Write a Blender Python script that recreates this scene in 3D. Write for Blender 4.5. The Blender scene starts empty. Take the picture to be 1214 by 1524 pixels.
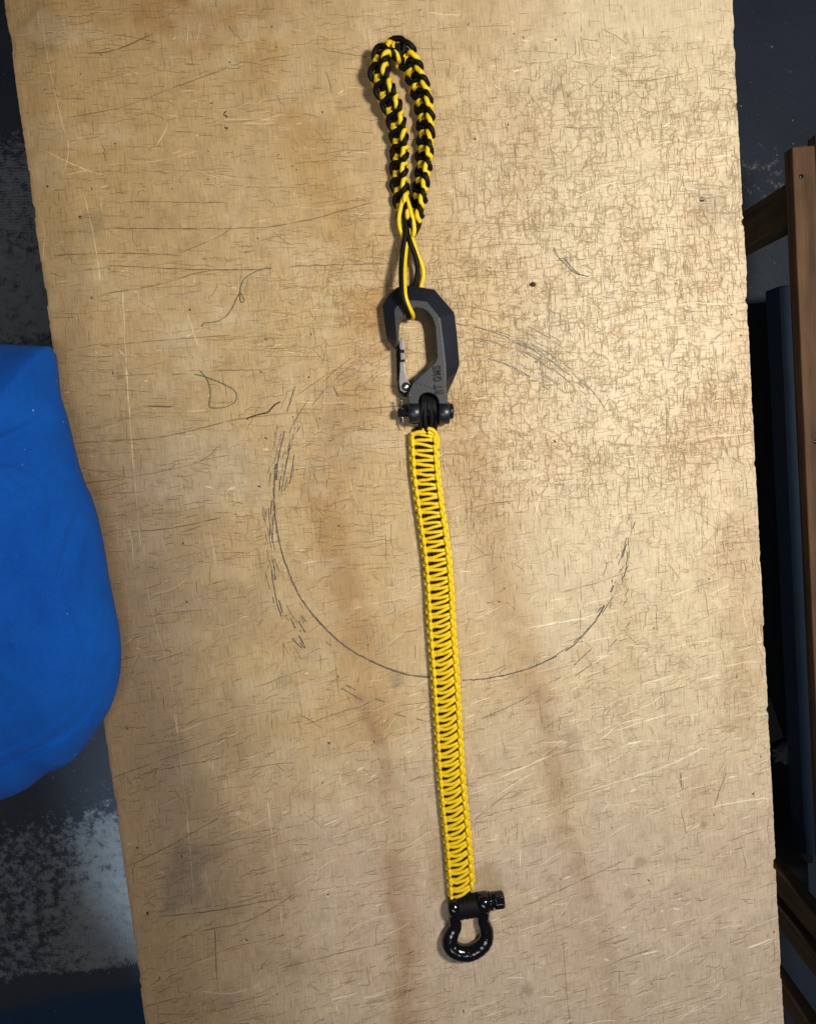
import bpy, bmesh, math, random
import numpy as np
from mathutils import Vector, Matrix

random.seed(7)
RNG = np.random.default_rng(7)
SC = bpy.context.scene
COL = SC.collection

# ------------------------------------------------------------------ camera
PW, PH = 1214.0, 1524.0            # size of the photograph
FPX = 1150.0                       # focal length in photograph pixels
CAM_H = 0.7475                     # metres from the lens to the board along the view axis
CX, CY = PW / 2, PH / 2
VPX, VPY = 1706.0 - CX, 12354.0 - CY         # where the board's long edges meet
Lc = Vector((VPX, -VPY, -FPX)).normalized()  # board's long direction in camera space (y up)
view = Vector((0, 0, -1))
nc = (view - Lc * view.dot(Lc)).normalized() # straight down, in camera space
Yw = -Lc; Zw = -nc; Xw = Yw.cross(Zw)
R = Matrix((Xw, Yw, Zw))                     # camera space -> world
dirc = R @ view
CAM = dirc * (-CAM_H)
cam_d = bpy.data.cameras.new("camera")
cam = bpy.data.objects.new("camera", cam_d); COL.objects.link(cam)
cam.matrix_world = Matrix.Translation(CAM) @ R.to_4x4()
cam_d.sensor_fit = 'VERTICAL'; cam_d.sensor_height = 36.0
cam_d.lens = FPX / PH * 36.0
cam_d.clip_start = 0.01; cam_d.clip_end = 50
SC.camera = cam

def at(px, py, z=0.0):
    d = R @ Vector((px - CX, -(py - CY), -FPX))
    t = (z - CAM.z) / d.z
    return CAM + d * t
def topx(x, y, z=0.0):             # numpy: world -> photograph pixel
    v = np.stack([x - CAM.x, y - CAM.y, np.full_like(x, z - CAM.z)], -1)
    c = v @ np.array(R)            # R^T v
    return CX + FPX * c[..., 0] / -c[..., 2], CY - FPX * c[..., 1] / -c[..., 2]
MM = 0.001
PX = CAM_H / FPX                   # one photograph pixel on the board

# ------------------------------------------------------------------ world, lamps, exposure
W = bpy.data.worlds.new("World"); SC.world = W; W.use_nodes = True
W.node_tree.nodes["Background"].inputs[0].default_value = (0.62, 0.80, 1.0, 1)
W.node_tree.nodes["Background"].inputs[1].default_value = 0.05

def area(name, loc, aim, size, power, color, sy=None):
    l = bpy.data.lights.new(name, 'AREA'); l.energy = power; l.color = color
    l.size = size
    if sy: l.shape = 'RECTANGLE'; l.size_y = sy
    o = bpy.data.objects.new(name, l); COL.objects.link(o)
    o.location = loc
    o.rotation_euler = (Vector(aim) - Vector(loc)).to_track_quat('-Z', 'Y').to_euler()
    return o
area("key_lamp", (0.47, 0.20, 0.88), (0.20, 0.05, 0), 0.11, 12.9, (1.0, 0.93, 0.82), 0.16)
area("ceiling_tube", (-0.35, -0.55, 2.0), (0, 0, 0), 1.2, 10.0, (1.0, 0.97, 0.97), 0.25)
# added cool spot with no visible source, lighting the floor strip beside the table
l_ = bpy.data.lights.new("floor_strip_spot", 'SPOT'); l_.energy = 190; l_.color = (0.58, 0.77, 1.0)
l_.spot_size = math.radians(17); l_.spot_blend = 0.85; l_.shadow_soft_size = 0.03
lo = bpy.data.objects.new("floor_strip_spot", l_); COL.objects.link(lo); lo.location = (-0.40, -2.3, 0.55)
lo.rotation_euler = (Vector((-0.475, -0.66, -0.75)) - lo.location).to_track_quat('-Z', 'Y').to_euler()

SC.view_settings.view_transform = 'Standard'
SC.view_settings.look = 'None'
SC.view_settings.exposure = 0.0
SC.view_settings.gamma = 1.0
SC.view_settings.use_curve_mapping = False
SC.render.engine = 'CYCLES'
SC.cycles.use_denoising = True
try: SC.cycles.denoiser = 'OPENIMAGEDENOISE'
except Exception: pass
SC.cycles.max_bounces = 6

# ------------------------------------------------------------------ helpers
def tag(o, label=None, cat=None, group=None, kind=None):
    if label: o["label"] = label
    if cat: o["category"] = cat
    if group: o["group"] = group
    if kind: o["kind"] = kind
    return o
def empty(name, loc=(0, 0, 0)):
    o = bpy.data.objects.new(name, None); COL.objects.link(o); o.location = loc
    o.empty_display_size = 0.02
    return o
def mesh_obj(name, verts, faces, mat, parent=None, smooth=True):
    me = bpy.data.meshes.new(name)
    me.from_pydata([tuple(v) for v in verts], [], faces)
    me.update()
    if smooth: me.polygons.foreach_set("use_smooth", [True] * len(me.polygons))
    me.materials.append(mat)
    o = bpy.data.objects.new(name, me); COL.objects.link(o)
    if parent is not None:
        o.parent = parent
        o.matrix_parent_inverse = Matrix.Translation(-parent.location) if parent.parent is None else Matrix()
    return o
def root_at(name, p):
    return empty(name, p)

class MB:
    def __init__(s): s.v = []; s.f = []
    def add(s, v, f):
        b = len(s.v); s.v += [tuple(q) for q in v]; s.f += [tuple(i + b for i in g) for g in f]
    def build(s, name, mat, parent=None, smooth=True):
        return mesh_obj(name, s.v, s.f, mat, parent, smooth)

def smooth_path(pts, n):
    """Catmull-Rom through pts (any dimension), n samples evenly spaced by length."""
    P = np.array(pts, float)
    Q = np.vstack([2 * P[0] - P[1], P, 2 * P[-1] - P[-2]])
    out = []
    for i in range(1, len(Q) - 2):
        t = np.linspace(0, 1, 24, endpoint=False)[:, None]
        a, b, c, d = Q[i - 1], Q[i], Q[i + 1], Q[i + 2]
        out.append(0.5 * ((2 * b) + (-a + c) * t + (2 * a - 5 * b + 4 * c - d) * t ** 2 + (-a + 3 * b - 3 * c + d) * t ** 3))
    out.append(P[-1][None])
    S = np.vstack(out)
    L = np.concatenate([[0], np.cumsum(np.linalg.norm(np.diff(S[:, :3], axis=0), axis=1))])
    u = np.linspace(0, L[-1], n)
    return np.stack([np.interp(u, L, S[:, k]) for k in range(S.shape[1])], -1)

def tube(mb, pts, rad, sides=8, caps=True, flat=1.0):
    P = np.array(pts, float); n = len(P)
    rad = np.full(n, rad) if np.isscalar(rad) else np.array(rad)
    T = np.gradient(P, axis=0); T /= np.linalg.norm(T, axis=1)[:, None] + 1e-12
    nrm = np.cross(T[0], (0, 0, 1.0))
    if np.linalg.norm(nrm) < 1e-3: nrm = np.array((1.0, 0, 0))
    V = []
    for i in range(n):
        nrm = nrm - T[i] * nrm.dot(T[i]); nrm /= np.linalg.norm(nrm) + 1e-12
        b = np.cross(T[i], nrm)
        for k in range(sides):
            a = 2 * math.pi * k / sides
            V.append(P[i] + rad[i] * (math.cos(a) * nrm + flat * math.sin(a) * b))
    F = []
    for i in range(n - 1):
        for k in range(sides):
            k2 = (k + 1) % sides
            F.append((i * sides + k, i * sides + k2, (i + 1) * sides + k2, (i + 1) * sides + k))
    if caps:
        F.append(tuple(range(sides - 1, -1, -1)))
        F.append(tuple((n - 1) * sides + k for k in range(sides)))
    mb.add(V, F)

def cyl(mb, a, b, r, sides=24, bev=0.0):
    a = Vector(a); b = Vector(b); d = (b - a); L = d.length; d.normalize()
    u = d.orthogonal().normalized(); w = d.cross(u)
    prof = [(0, r - bev), (bev, r), (L - bev, r), (L, r - bev)] if bev else [(0, r), (L, r)]
    V = []; F = []
    for (h, q) in prof:
        for k in range(sides):
            t = 2 * math.pi * k / sides
            V.append(a + d * h + (u * math.cos(t) + w * math.sin(t)) * q)
    for i in range(len(prof) - 1):
        for k in range(sides):
            k2 = (k + 1) % sides
            F.append((i * sides + k, i * sides + k2, (i + 1) * sides + k2, (i + 1) * sides + k))
    F.append(tuple(range(sides - 1, -1, -1))); m = (len(prof) - 1) * sides
    F.append(tuple(m + k for k in range(sides)))
    mb.add(V, F)

def box(mb, x0, x1, y0, y1, z0, z1, jit=0.0):
    V = [Vector((x, y, z)) for z in (z0, z1) for (x, y) in ((x0, y0), (x1, y0), (x1, y1), (x0, y1))]
    if jit: V = [v + Vector([random.uniform(-jit, jit) for _ in range(3)]) for v in V]
    mb.add(V, [(3, 2, 1, 0), (4, 5, 6, 7), (0, 1, 5, 4), (1, 2, 6, 5), (2, 3, 7, 6), (3, 0, 4, 7)])

def bevel(o, w, seg=2, angle=0.6):
    m = o.modifiers.new("bevel", 'BEVEL'); m.width = w; m.segments = seg; m.limit_method = 'ANGLE'; m.angle_limit = angle
    return o
def sharp(o, deg=35):
    me = o.data
    bm = bmesh.new(); bm.from_mesh(me)
    bmesh.ops.recalc_face_normals(bm, faces=bm.faces)
    for e in bm.edges:
        if len(e.link_faces) == 2 and e.calc_face_angle(0) > math.radians(deg): e.smooth = False
    bm.to_mesh(me); bm.free()
    return o

# numpy value noise
_T = np.random.default_rng(3).random((256, 256))
def vn(x, y):
    xi = np.floor(x).astype(int); yi = np.floor(y).astype(int)
    fx = x - xi; fy = y - yi
    fx = fx * fx * (3 - 2 * fx); fy = fy * fy * (3 - 2 * fy)
    g = lambda a, b: _T[a & 255, b & 255]
    return (g(xi, yi) * (1 - fx) + g(xi + 1, yi) * fx) * (1 - fy) + (g(xi, yi + 1) * (1 - fx) + g(xi + 1, yi + 1) * fx) * fy
def fbm(x, y, o=4):
    s = 0; a = 0.5
    for k in range(o):
        s = s + a * vn(x * 2 ** k + 17.3 * k, y * 2 ** k + 5.1 * k); a *= 0.5
    return s / (1 - 0.5 ** o)
def sstep(a, b, x):
    t = np.clip((x - a) / (b - a), 0, 1); return t * t * (3 - 2 * t)

# ------------------------------------------------------------------ materials
def mat(name):
    m = bpy.data.materials.new(name); m.use_nodes = True
    nt = m.node_tree; b = nt.nodes["Principled BSDF"]
    return m, nt, b
def N(nt, t, **kw):
    n = nt.nodes.new(t)
    for k, v in kw.items():
        if k in n.inputs: n.inputs[k].default_value = v
        else: setattr(n, k, v)
    return n
def coords(nt, scale=(1, 1, 1), rot=(0, 0, 0)):
    tc = nt.nodes.new("ShaderNodeTexCoord"); mp = nt.nodes.new("ShaderNodeMapping")
    mp.inputs["Scale"].default_value = scale; mp.inputs["Rotation"].default_value = rot
    nt.links.new(tc.outputs["Object"], mp.inputs["Vector"])
    return mp.outputs["Vector"]
def noise(nt, vec, scale, detail=4, rough=0.55):
    n = N(nt, "ShaderNodeTexNoise", Scale=scale, Detail=detail, Roughness=rough)
    nt.links.new(vec, n.inputs["Vector"]); return n.outputs["Fac"]
def ramp(nt, fac, stops):
    r = nt.nodes.new("ShaderNodeValToRGB")
    while len(r.color_ramp.elements) < len(stops): r.color_ramp.elements.new(0.5)
    for e, (p, c) in zip(r.color_ramp.elements, stops):
        e.position = p; e.color = (c, c, c, 1) if np.isscalar(c) else (*c, 1)
    nt.links.new(fac, r.inputs["Fac"]); return r.outputs["Color"]
def mixc(nt, fac, a, b, mode='MIX'):
    m = nt.nodes.new("ShaderNodeMix"); m.data_type = 'RGBA'; m.blend_type = mode
    for s, v in ((m.inputs[0], fac), (m.inputs[6], a), (m.inputs[7], b)):
        if hasattr(v, "links"): nt.links.new(v, s)
        elif np.isscalar(v): s.default_value = v
        else: s.default_value = (*v, 1)
    return m.outputs[2]
def bump(nt, b, h, strength, dist):
    n = N(nt, "ShaderNodeBump", Strength=strength, Distance=dist)
    nt.links.new(h, n.inputs["Height"]); nt.links.new(n.outputs["Normal"], b.inputs["Normal"]); return n
def attr(nt, name):
    a = nt.nodes.new("ShaderNodeAttribute"); a.attribute_name = name; return a.outputs["Color"]
def simple(name, col, rough, metal=0.0, nscale=0, nstr=0.2, ndist=0.0005, var=0.0, vs=60, spec=0.5):
    m, nt, b = mat(name)
    b.inputs["Roughness"].default_value = rough; b.inputs["Metallic"].default_value = metal
    b.inputs["Specular IOR Level"].default_value = spec
    v = coords(nt)
    if var:
        c = mixc(nt, noise(nt, v, vs, 5), tuple(x * (1 - var) for x in col), tuple(min(1, x * (1 + var)) for x in col))
        nt.links.new(c, b.inputs["Base Color"])
    else: b.inputs["Base Color"].default_value = (*col, 1)
    if nscale: bump(nt, b, noise(nt, v, nscale, 4), nstr, ndist)
    return m

# plywood top: stain colour comes from an attribute, grain and fine relief from nodes
M_BOARD, nt, b = mat("worn_plywood")
base = attr(nt, "stain")
g1 = noise(nt, coords(nt, (1, 0.06, 1)), 900, 2, 0.6)         # fine grain along the length
g2 = noise(nt, coords(nt, (0.35, 1, 1)), 420, 2, 0.6)          # torn cross fibres
g3 = noise(nt, coords(nt), 60, 4, 0.68)
c = mixc(nt, 1.0, base, ramp(nt, g1, [(0.30, 0.80), (0.52, 1.0), (0.72, 1.10)]), 'MULTIPLY')
c = mixc(nt, 1.0, c, ramp(nt, g2, [(0.30, 0.93), (0.5, 1.0), (0.75, 1.04)]), 'MULTIPLY')
c = mixc(nt, 1.0, c, ramp(nt, g3, [(0.28, 0.88), (0.5, 1.0), (0.75, 1.07)]), 'MULTIPLY')
nt.links.new(c, b.inputs["Base Color"])
nt.links.new(ramp(nt, g3, [(0.3, 0.42), (0.7, 0.62)]), b.inputs["Roughness"])
def cells(scale, warp, vec_scale):
    vv_ = coords(nt, vec_scale)
    wn = N(nt, "ShaderNodeTexNoise", Scale=scale * 0.8, Detail=1.0); nt.links.new(vv_, wn.inputs["Vector"])
    mx = N(nt, "ShaderNodeVectorMath", operation='MULTIPLY_ADD'); nt.links.new(wn.outputs["Color"], mx.inputs[0]); mx.inputs[1].default_value = (warp, warp, 0); nt.links.new(vv_, mx.inputs[2])
    o_ = []
    for ft in ('F1', 'F2'):
        vo = N(nt, "ShaderNodeTexVoronoi", voronoi_dimensions='2D', distance='CHEBYCHEV', feature=ft, Scale=scale); nt.links.new(mx.outputs[0], vo.inputs["Vector"]); o_.append(vo.outputs["Distance"])
    sb = N(nt, "ShaderNodeMath", operation='SUBTRACT'); nt.links.new(o_[1], sb.inputs[0]); nt.links.new(o_[0], sb.inputs[1])
    return sb.outputs[0]
crk = attr(nt, "crack")
ca = ramp(nt, cells(78, 0.004, (1, 1.15, 1)), [(0.0, 0.0), (0.055, 0.35), (0.13, 1.0)])
cb = ramp(nt, cells(150, 0.003, (1, 1.3, 1)), [(0.0, 0.25), (0.07, 0.5), (0.16, 1.0)])
brk = ramp(nt, noise(nt, coords(nt), 95, 3), [(0.40, 0.0), (0.56, 1.0)])
brk2 = ramp(nt, noise(nt, coords(nt), 48, 4), [(0.46, 0.0), (0.60, 1.0)])
crack_a = mixc(nt, brk, (1, 1, 1), ca); crack_b = mixc(nt, brk2, (1, 1, 1), cb)
crack = mixc(nt, 1.0, crack_a, crack_b, 'MULTIPLY')
crack = mixc(nt, crk, (1, 1, 1), crack)
c = mixc(nt, crack, mixc(nt, 1.0, c, (0.66, 0.57, 0.44), 'MULTIPLY'), c)
nt.links.new(c, b.inputs["Base Color"])
h = mixc(nt, 0.5, mixc(nt, 0.5, g1, g2), g3)
h = mixc(nt, 0.5, h, crack)
bump(nt, b, h, 0.75, 0.0011)
b.inputs["Specular IOR Level"].default_value = 0.35

M_EDGE = simple("plywood_edge", (0.30, 0.21, 0.12), 0.8, nscale=300, nstr=0.5, var=0.4, vs=200)
M_MARK, nt, b = mat("scratch_wood")
nt.links.new(attr(nt, "tint"), b.inputs["Base Color"]); b.inputs["Roughness"].default_value = 0.75
b.inputs["Specular IOR Level"].default_value = 0.2
M_PENCIL, nt, b = mat("pencil_graphite")
pn = noise(nt, coords(nt), 900, 3)
nt.links.new(mixc(nt, ramp(nt, pn, [(0.4, 0.0), (0.62, 1.0)]), (0.035, 0.035, 0.04), (0.16, 0.13, 0.09)), b.inputs["Base Color"])
b.inputs["Roughness"].default_value = 0.5

def cord_mat(name, col, rough=0.5, spec=0.4):
    m, nt, b = mat(name)
    v = coords(nt)
    ck = N(nt, "ShaderNodeTexChecker", Scale=1500); nt.links.new(v, ck.inputs["Vector"])
    n1 = noise(nt, v, 420, 5, 0.7)
    c = mixc(nt, ramp(nt, n1, [(0.32, 0.0), (0.62, 1.0)]), tuple(x * 0.80 for x in col), tuple(min(1, x * 1.08) for x in col))
    nt.links.new(c, b.inputs["Base Color"])
    b.inputs["Roughness"].default_value = rough; b.inputs["Specular IOR Level"].default_value = spec
    bump(nt, b, noise(nt, v, 1800, 2), 0.25, 0.0004)
    return m
M_YEL = cord_mat("yellow_cord", (0.80, 0.560, 0.006), 0.45)
M_BLK = cord_mat("black_cord", (0.004, 0.004, 0.005), 0.6, 0.18)
M_HOOK = simple("cast_black_steel", (0.015, 0.018, 0.023), 0.48, 0.2, nscale=700, nstr=0.35, ndist=0.0006, var=0.25, vs=500)
M_HOOKP = simple("black_powder_coat", (0.008, 0.011, 0.018), 0.36, 0.0, nscale=600, nstr=0.12, ndist=0.0004, var=0.15, vs=80)
M_PIN = simple("black_oxide_pin", (0.012, 0.012, 0.014), 0.25, 0.3)
M_STEEL = simple("bare_steel", (0.42, 0.41, 0.40), 0.28, 1.0, nscale=500, nstr=0.1)
M_GATE = simple("grey_gate_steel", (0.27, 0.27, 0.275), 0.34, 0.8, nscale=600, nstr=0.15)
M_SHACK = simple("gloss_black_enamel", (0.004, 0.004, 0.006), 0.13, 0.0, nscale=330, nstr=0.16, ndist=0.0012, spec=0.6)
M_LETTER = simple("letter_black", (0.003, 0.003, 0.004), 0.7)

# blue cloth
M_BLUE, nt, b = mat("blue_cotton")
v = coords(nt)
c = mixc(nt, ramp(nt, noise(nt, v, 14, 6, 0.7), [(0.3, 0.0), (0.7, 1.0)]), (0.001, 0.048, 0.290), (0.002, 0.082, 0.420))
c = mixc(nt, ramp(nt, noise(nt, v, 210, 1), [(0.79, 0.0), (0.81, 1.0)]), c, (0.30, 0.38, 0.55))
c = mixc(nt, ramp(nt, noise(nt, v, 480, 3, 0.7), [(0.35, 0.0), (0.8, 0.35)]), c, (0.01, 0.11, 0.42))
nt.links.new(c, b.inputs["Base Color"])
b.inputs["Roughness"].default_value = 0.92; b.inputs["Specular IOR Level"].default_value = 0.15
b.inputs["Sheen Weight"].default_value = 0.06; b.inputs["Sheen Roughness"].default_value = 0.5
b.inputs["Sheen Tint"].default_value = (0.3, 0.5, 1.0, 1)
bump(nt, b, mixc(nt, 0.35, noise(nt, v, 35, 5, 0.6), noise(nt, v, 1400, 2)), 0.5, 0.004)

# floor: dark paint worn through to pale concrete, with trowel rings
M_FLOOR, nt, b = mat("worn_painted_floor")
v = coords(nt)
msk = nt.nodes.new("ShaderNodeSeparateColor"); nt.links.new(attr(nt, "zones"), msk.inputs[0])
wear_lit, blue, ring = msk.outputs[0], msk.outputs[1], msk.outputs[2]
n1 = noise(nt, v, 48, 10, 0.82)
n2 = noise(nt, v, 6, 6, 0.6)
wv = N(nt, "ShaderNodeTexWave", wave_type='RINGS', rings_direction='SPHERICAL', Scale=62.0, Distortion=5.0, Detail=2.0)
RC = at(92, 1392, -0.75)
mp = nt.nodes.new("ShaderNodeMapping"); mp.inputs["Location"].default_value = (-RC.x, -RC.y, 0.75)
tc = nt.nodes.new("ShaderNodeTexCoord"); nt.links.new(tc.outputs["Object"], mp.inputs["Vector"]); nt.links.new(mp.outputs["Vector"], wv.inputs["Vector"])
wr = N(nt, "ShaderNodeMath", operation='MULTIPLY'); nt.links.new(wv.outputs["Fac"], wr.inputs[0]); nt.links.new(ring, wr.inputs[1])
w2 = N(nt, "ShaderNodeMath", operation='MULTIPLY_ADD'); nt.links.new(wr.outputs[0], w2.inputs[0]); w2.inputs[1].default_value = 0.16; nt.links.new(n1, w2.inputs[2])
w3 = N(nt, "ShaderNodeMath", operation='MULTIPLY_ADD'); nt.links.new(wear_lit, w3.inputs[0]); w3.inputs[1].default_value = 0.20; nt.links.new(w2.outputs[0], w3.inputs[2])
paint = mixc(nt, n2, (0.036, 0.041, 0.052), (0.066, 0.073, 0.090))
paint = mixc(nt, blue, paint, (0.014, 0.050, 0.115))
wm = ramp(nt, w3.outputs[0], [(0.655, 0.0), (0.72, 0.65), (0.95, 1.0)])
c = mixc(nt, wm, paint, mixc(nt, n2, (0.22, 0.22, 0.20), (0.40, 0.40, 0.39)))
c = mixc(nt, ramp(nt, noise(nt, v, 130, 2), [(0.74, 0.0), (0.78, 1.0)]), c, (0.35, 0.36, 0.38))
nt.links.new(c, b.inputs["Base Color"])
nt.links.new(ramp(nt, wm, [(0, 0.38), (1, 0.75)]), b.inputs["Roughness"])
bump(nt, b, w3.outputs[0], 0.3, 0.004)

def wood(name, a, bb, axis):
    m, nt, b = mat(name)
    sc = [1, 1, 1]; sc[axis] = 0.08
    v = coords(nt, tuple(sc))
    n1 = noise(nt, v, 70, 6, 0.65); n2 = noise(nt, coords(nt), 9, 3)
    c = mixc(nt, ramp(nt, n1, [(0.3, 0.0), (0.7, 1.0)]), a, bb)
    c = mixc(nt, 1.0, c, ramp(nt, n2, [(0.25, 0.6), (0.7, 1.15)]), 'MULTIPLY')
    nt.links.new(c, b.inputs["Base Color"]); b.inputs["Roughness"].default_value = 0.75
    bump(nt, b, n1, 0.5, 0.002); return m
M_RAIL = wood("brown_timber", (0.055, 0.027, 0.011), (0.185, 0.095, 0.041), 1)
M_POST = wood("brown_timber_upright", (0.09, 0.052, 0.024), (0.25, 0.150, 0.070), 2)
M_CROSS = wood("grey_timber", (0.05, 0.042, 0.034), (0.13, 0.105, 0.08), 0)
M_LIT_FLOOR = simple("lit_floor_blue", (0.032, 0.066, 0.118), 0.55, nscale=90, nstr=0.3, ndist=0.002, var=0.35, vs=25)  # colour painting the lit strip of floor beyond the board
M_THREAD = simple("dark_green_thread", (0.10, 0.115, 0.085), 0.8)
M_HAIR = simple("dark_brown_fibre", (0.035, 0.018, 0.012), 0.7)
M_CRUMB = simple("brown_grit", (0.035, 0.014, 0.008), 0.7, nscale=800, nstr=0.5)
M_RAG = simple("dirty_grey_rag", (0.22, 0.22, 0.24), 0.9, nscale=60, nstr=0.6, ndist=0.004, var=0.5, vs=60)
M_BAG = simple("dark_grey_sheet", (0.06, 0.065, 0.07), 0.6, nscale=40, nstr=0.4, ndist=0.004)
M_LEG = simple("table_leg_timber", (0.12, 0.08, 0.05), 0.8, var=0.3)

# ------------------------------------------------------------------ floor
FZ = -0.75
def grid(x0, x1, y0, y1, nx, ny):
    xs = np.linspace(x0, x1, nx); ys = np.linspace(y0, y1, ny)
    X, Y = np.meshgrid(xs, ys)
    i = np.arange(nx * ny).reshape(ny, nx)
    F = np.stack([i[:-1, :-1], i[:-1, 1:], i[1:, 1:], i[1:, :-1]], -1).reshape(-1, 4)
    return X, Y, F
def add_colattr(me, name, rgb):
    a = me.color_attributes.new(name, 'FLOAT_COLOR', 'POINT')
    out = np.ones((len(rgb), 4), np.float32); out[:, :3] = rgb
    a.data.foreach_set("color", out.ravel())
def np_mesh(name, V, F, m, parent=None, smooth=True):
    me = bpy.data.meshes.new(name)
    me.from_pydata(V.tolist(), [], F.tolist()); me.update()
    if smooth: me.polygons.foreach_set("use_smooth", [True] * len(me.polygons))
    me.materials.append(m)
    o = bpy.data.objects.new(name, me); COL.objects.link(o)
    if parent is not None: o.parent = parent
    return o
X, Y, F = grid(-2.6, 2.6, -2.6, 2.6, 240, 240)
o = np_mesh("floor", np.stack([X, Y, np.full_like(X, FZ)], -1).reshape(-1, 3), F, M_FLOOR)
fx, fy = topx(X, Y, FZ)
yy = fy - (fx - 100) * -0.17                    # bands on the floor slope a little
wear_lit = 0.25 + 0.95 * sstep(1165, 1260, yy) * sstep(1458, 1440, yy) * sstep(400, 250, fx) * (0.72 + 0.38 * sstep(95, 150, fx)) + 0.55 * sstep(330, 430, fy) * sstep(560, 500, fy) * sstep(300, 200, fx)  # worn paint, raised toward the board to paint the lit strip's edge as well
wear_lit = wear_lit + 0.70 * sstep(150, 220, fy) * sstep(520, 480, fy) * sstep(200, 150, fx)
wear_lit = wear_lit + 0.35 * sstep(200, 230, fy) * sstep(340, 290, fy) * sstep(1090, 1100, fx)
wear_lit = wear_lit - 0.25 * sstep(1445, 1460, yy) - 0.3 * sstep(240, 180, fy) * sstep(200, 150, fx)
blue = np.clip(0.9 * sstep(1478, 1492, yy) * sstep(400, 300, fx) + 0.28 * sstep(1000, 1050, fx), 0, 1)
ring = 0.8 * sstep(1290, 1350, fy) * sstep(1450, 1430, fy) * sstep(260, 200, fx) * sstep(60, 120, fx) + 0.6 * sstep(210, 240, fy) * sstep(370, 320, fy) * sstep(200, 100, fx)
add_colattr(o.data, "zones", np.stack([np.clip(wear_lit, 0, 1.3), blue, np.clip(ring, 0, 1)], -1).reshape(-1, 3))
tag(o, kind="structure")

# ------------------------------------------------------------------ the table board
XL = (at(112, 762).x + at(60, 380).x + at(164, 1142).x) / 3
XR = (at(1128, 762).x + at(1109, 380).x + at(1146, 1142).x) / 3
Y0, Y1 = -0.66, 0.62

def dist_poly(px, py, pts):
    d = np.full(px.shape, 1e9)
    for (ax, ay), (bx, by) in zip(pts[:-1], pts[1:]):
        vx, vy = bx - ax, by - ay
        t = np.clip(((px - ax) * vx + (py - ay) * vy) / (vx * vx + vy * vy), 0, 1)
        d = np.minimum(d, np.hypot(px - ax - t * vx, py - ay - t * vy))
    return d
def blob(px, py, cx, cy, rx, ry, w=0.5):
    q = np.hypot((px - cx) / rx, (py - cy) / ry) + (fbm(px / 30 + cx, py / 30 + cy, 4) - 0.5) * w * 2
    return sstep(1.25, 0.55, q)

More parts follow.
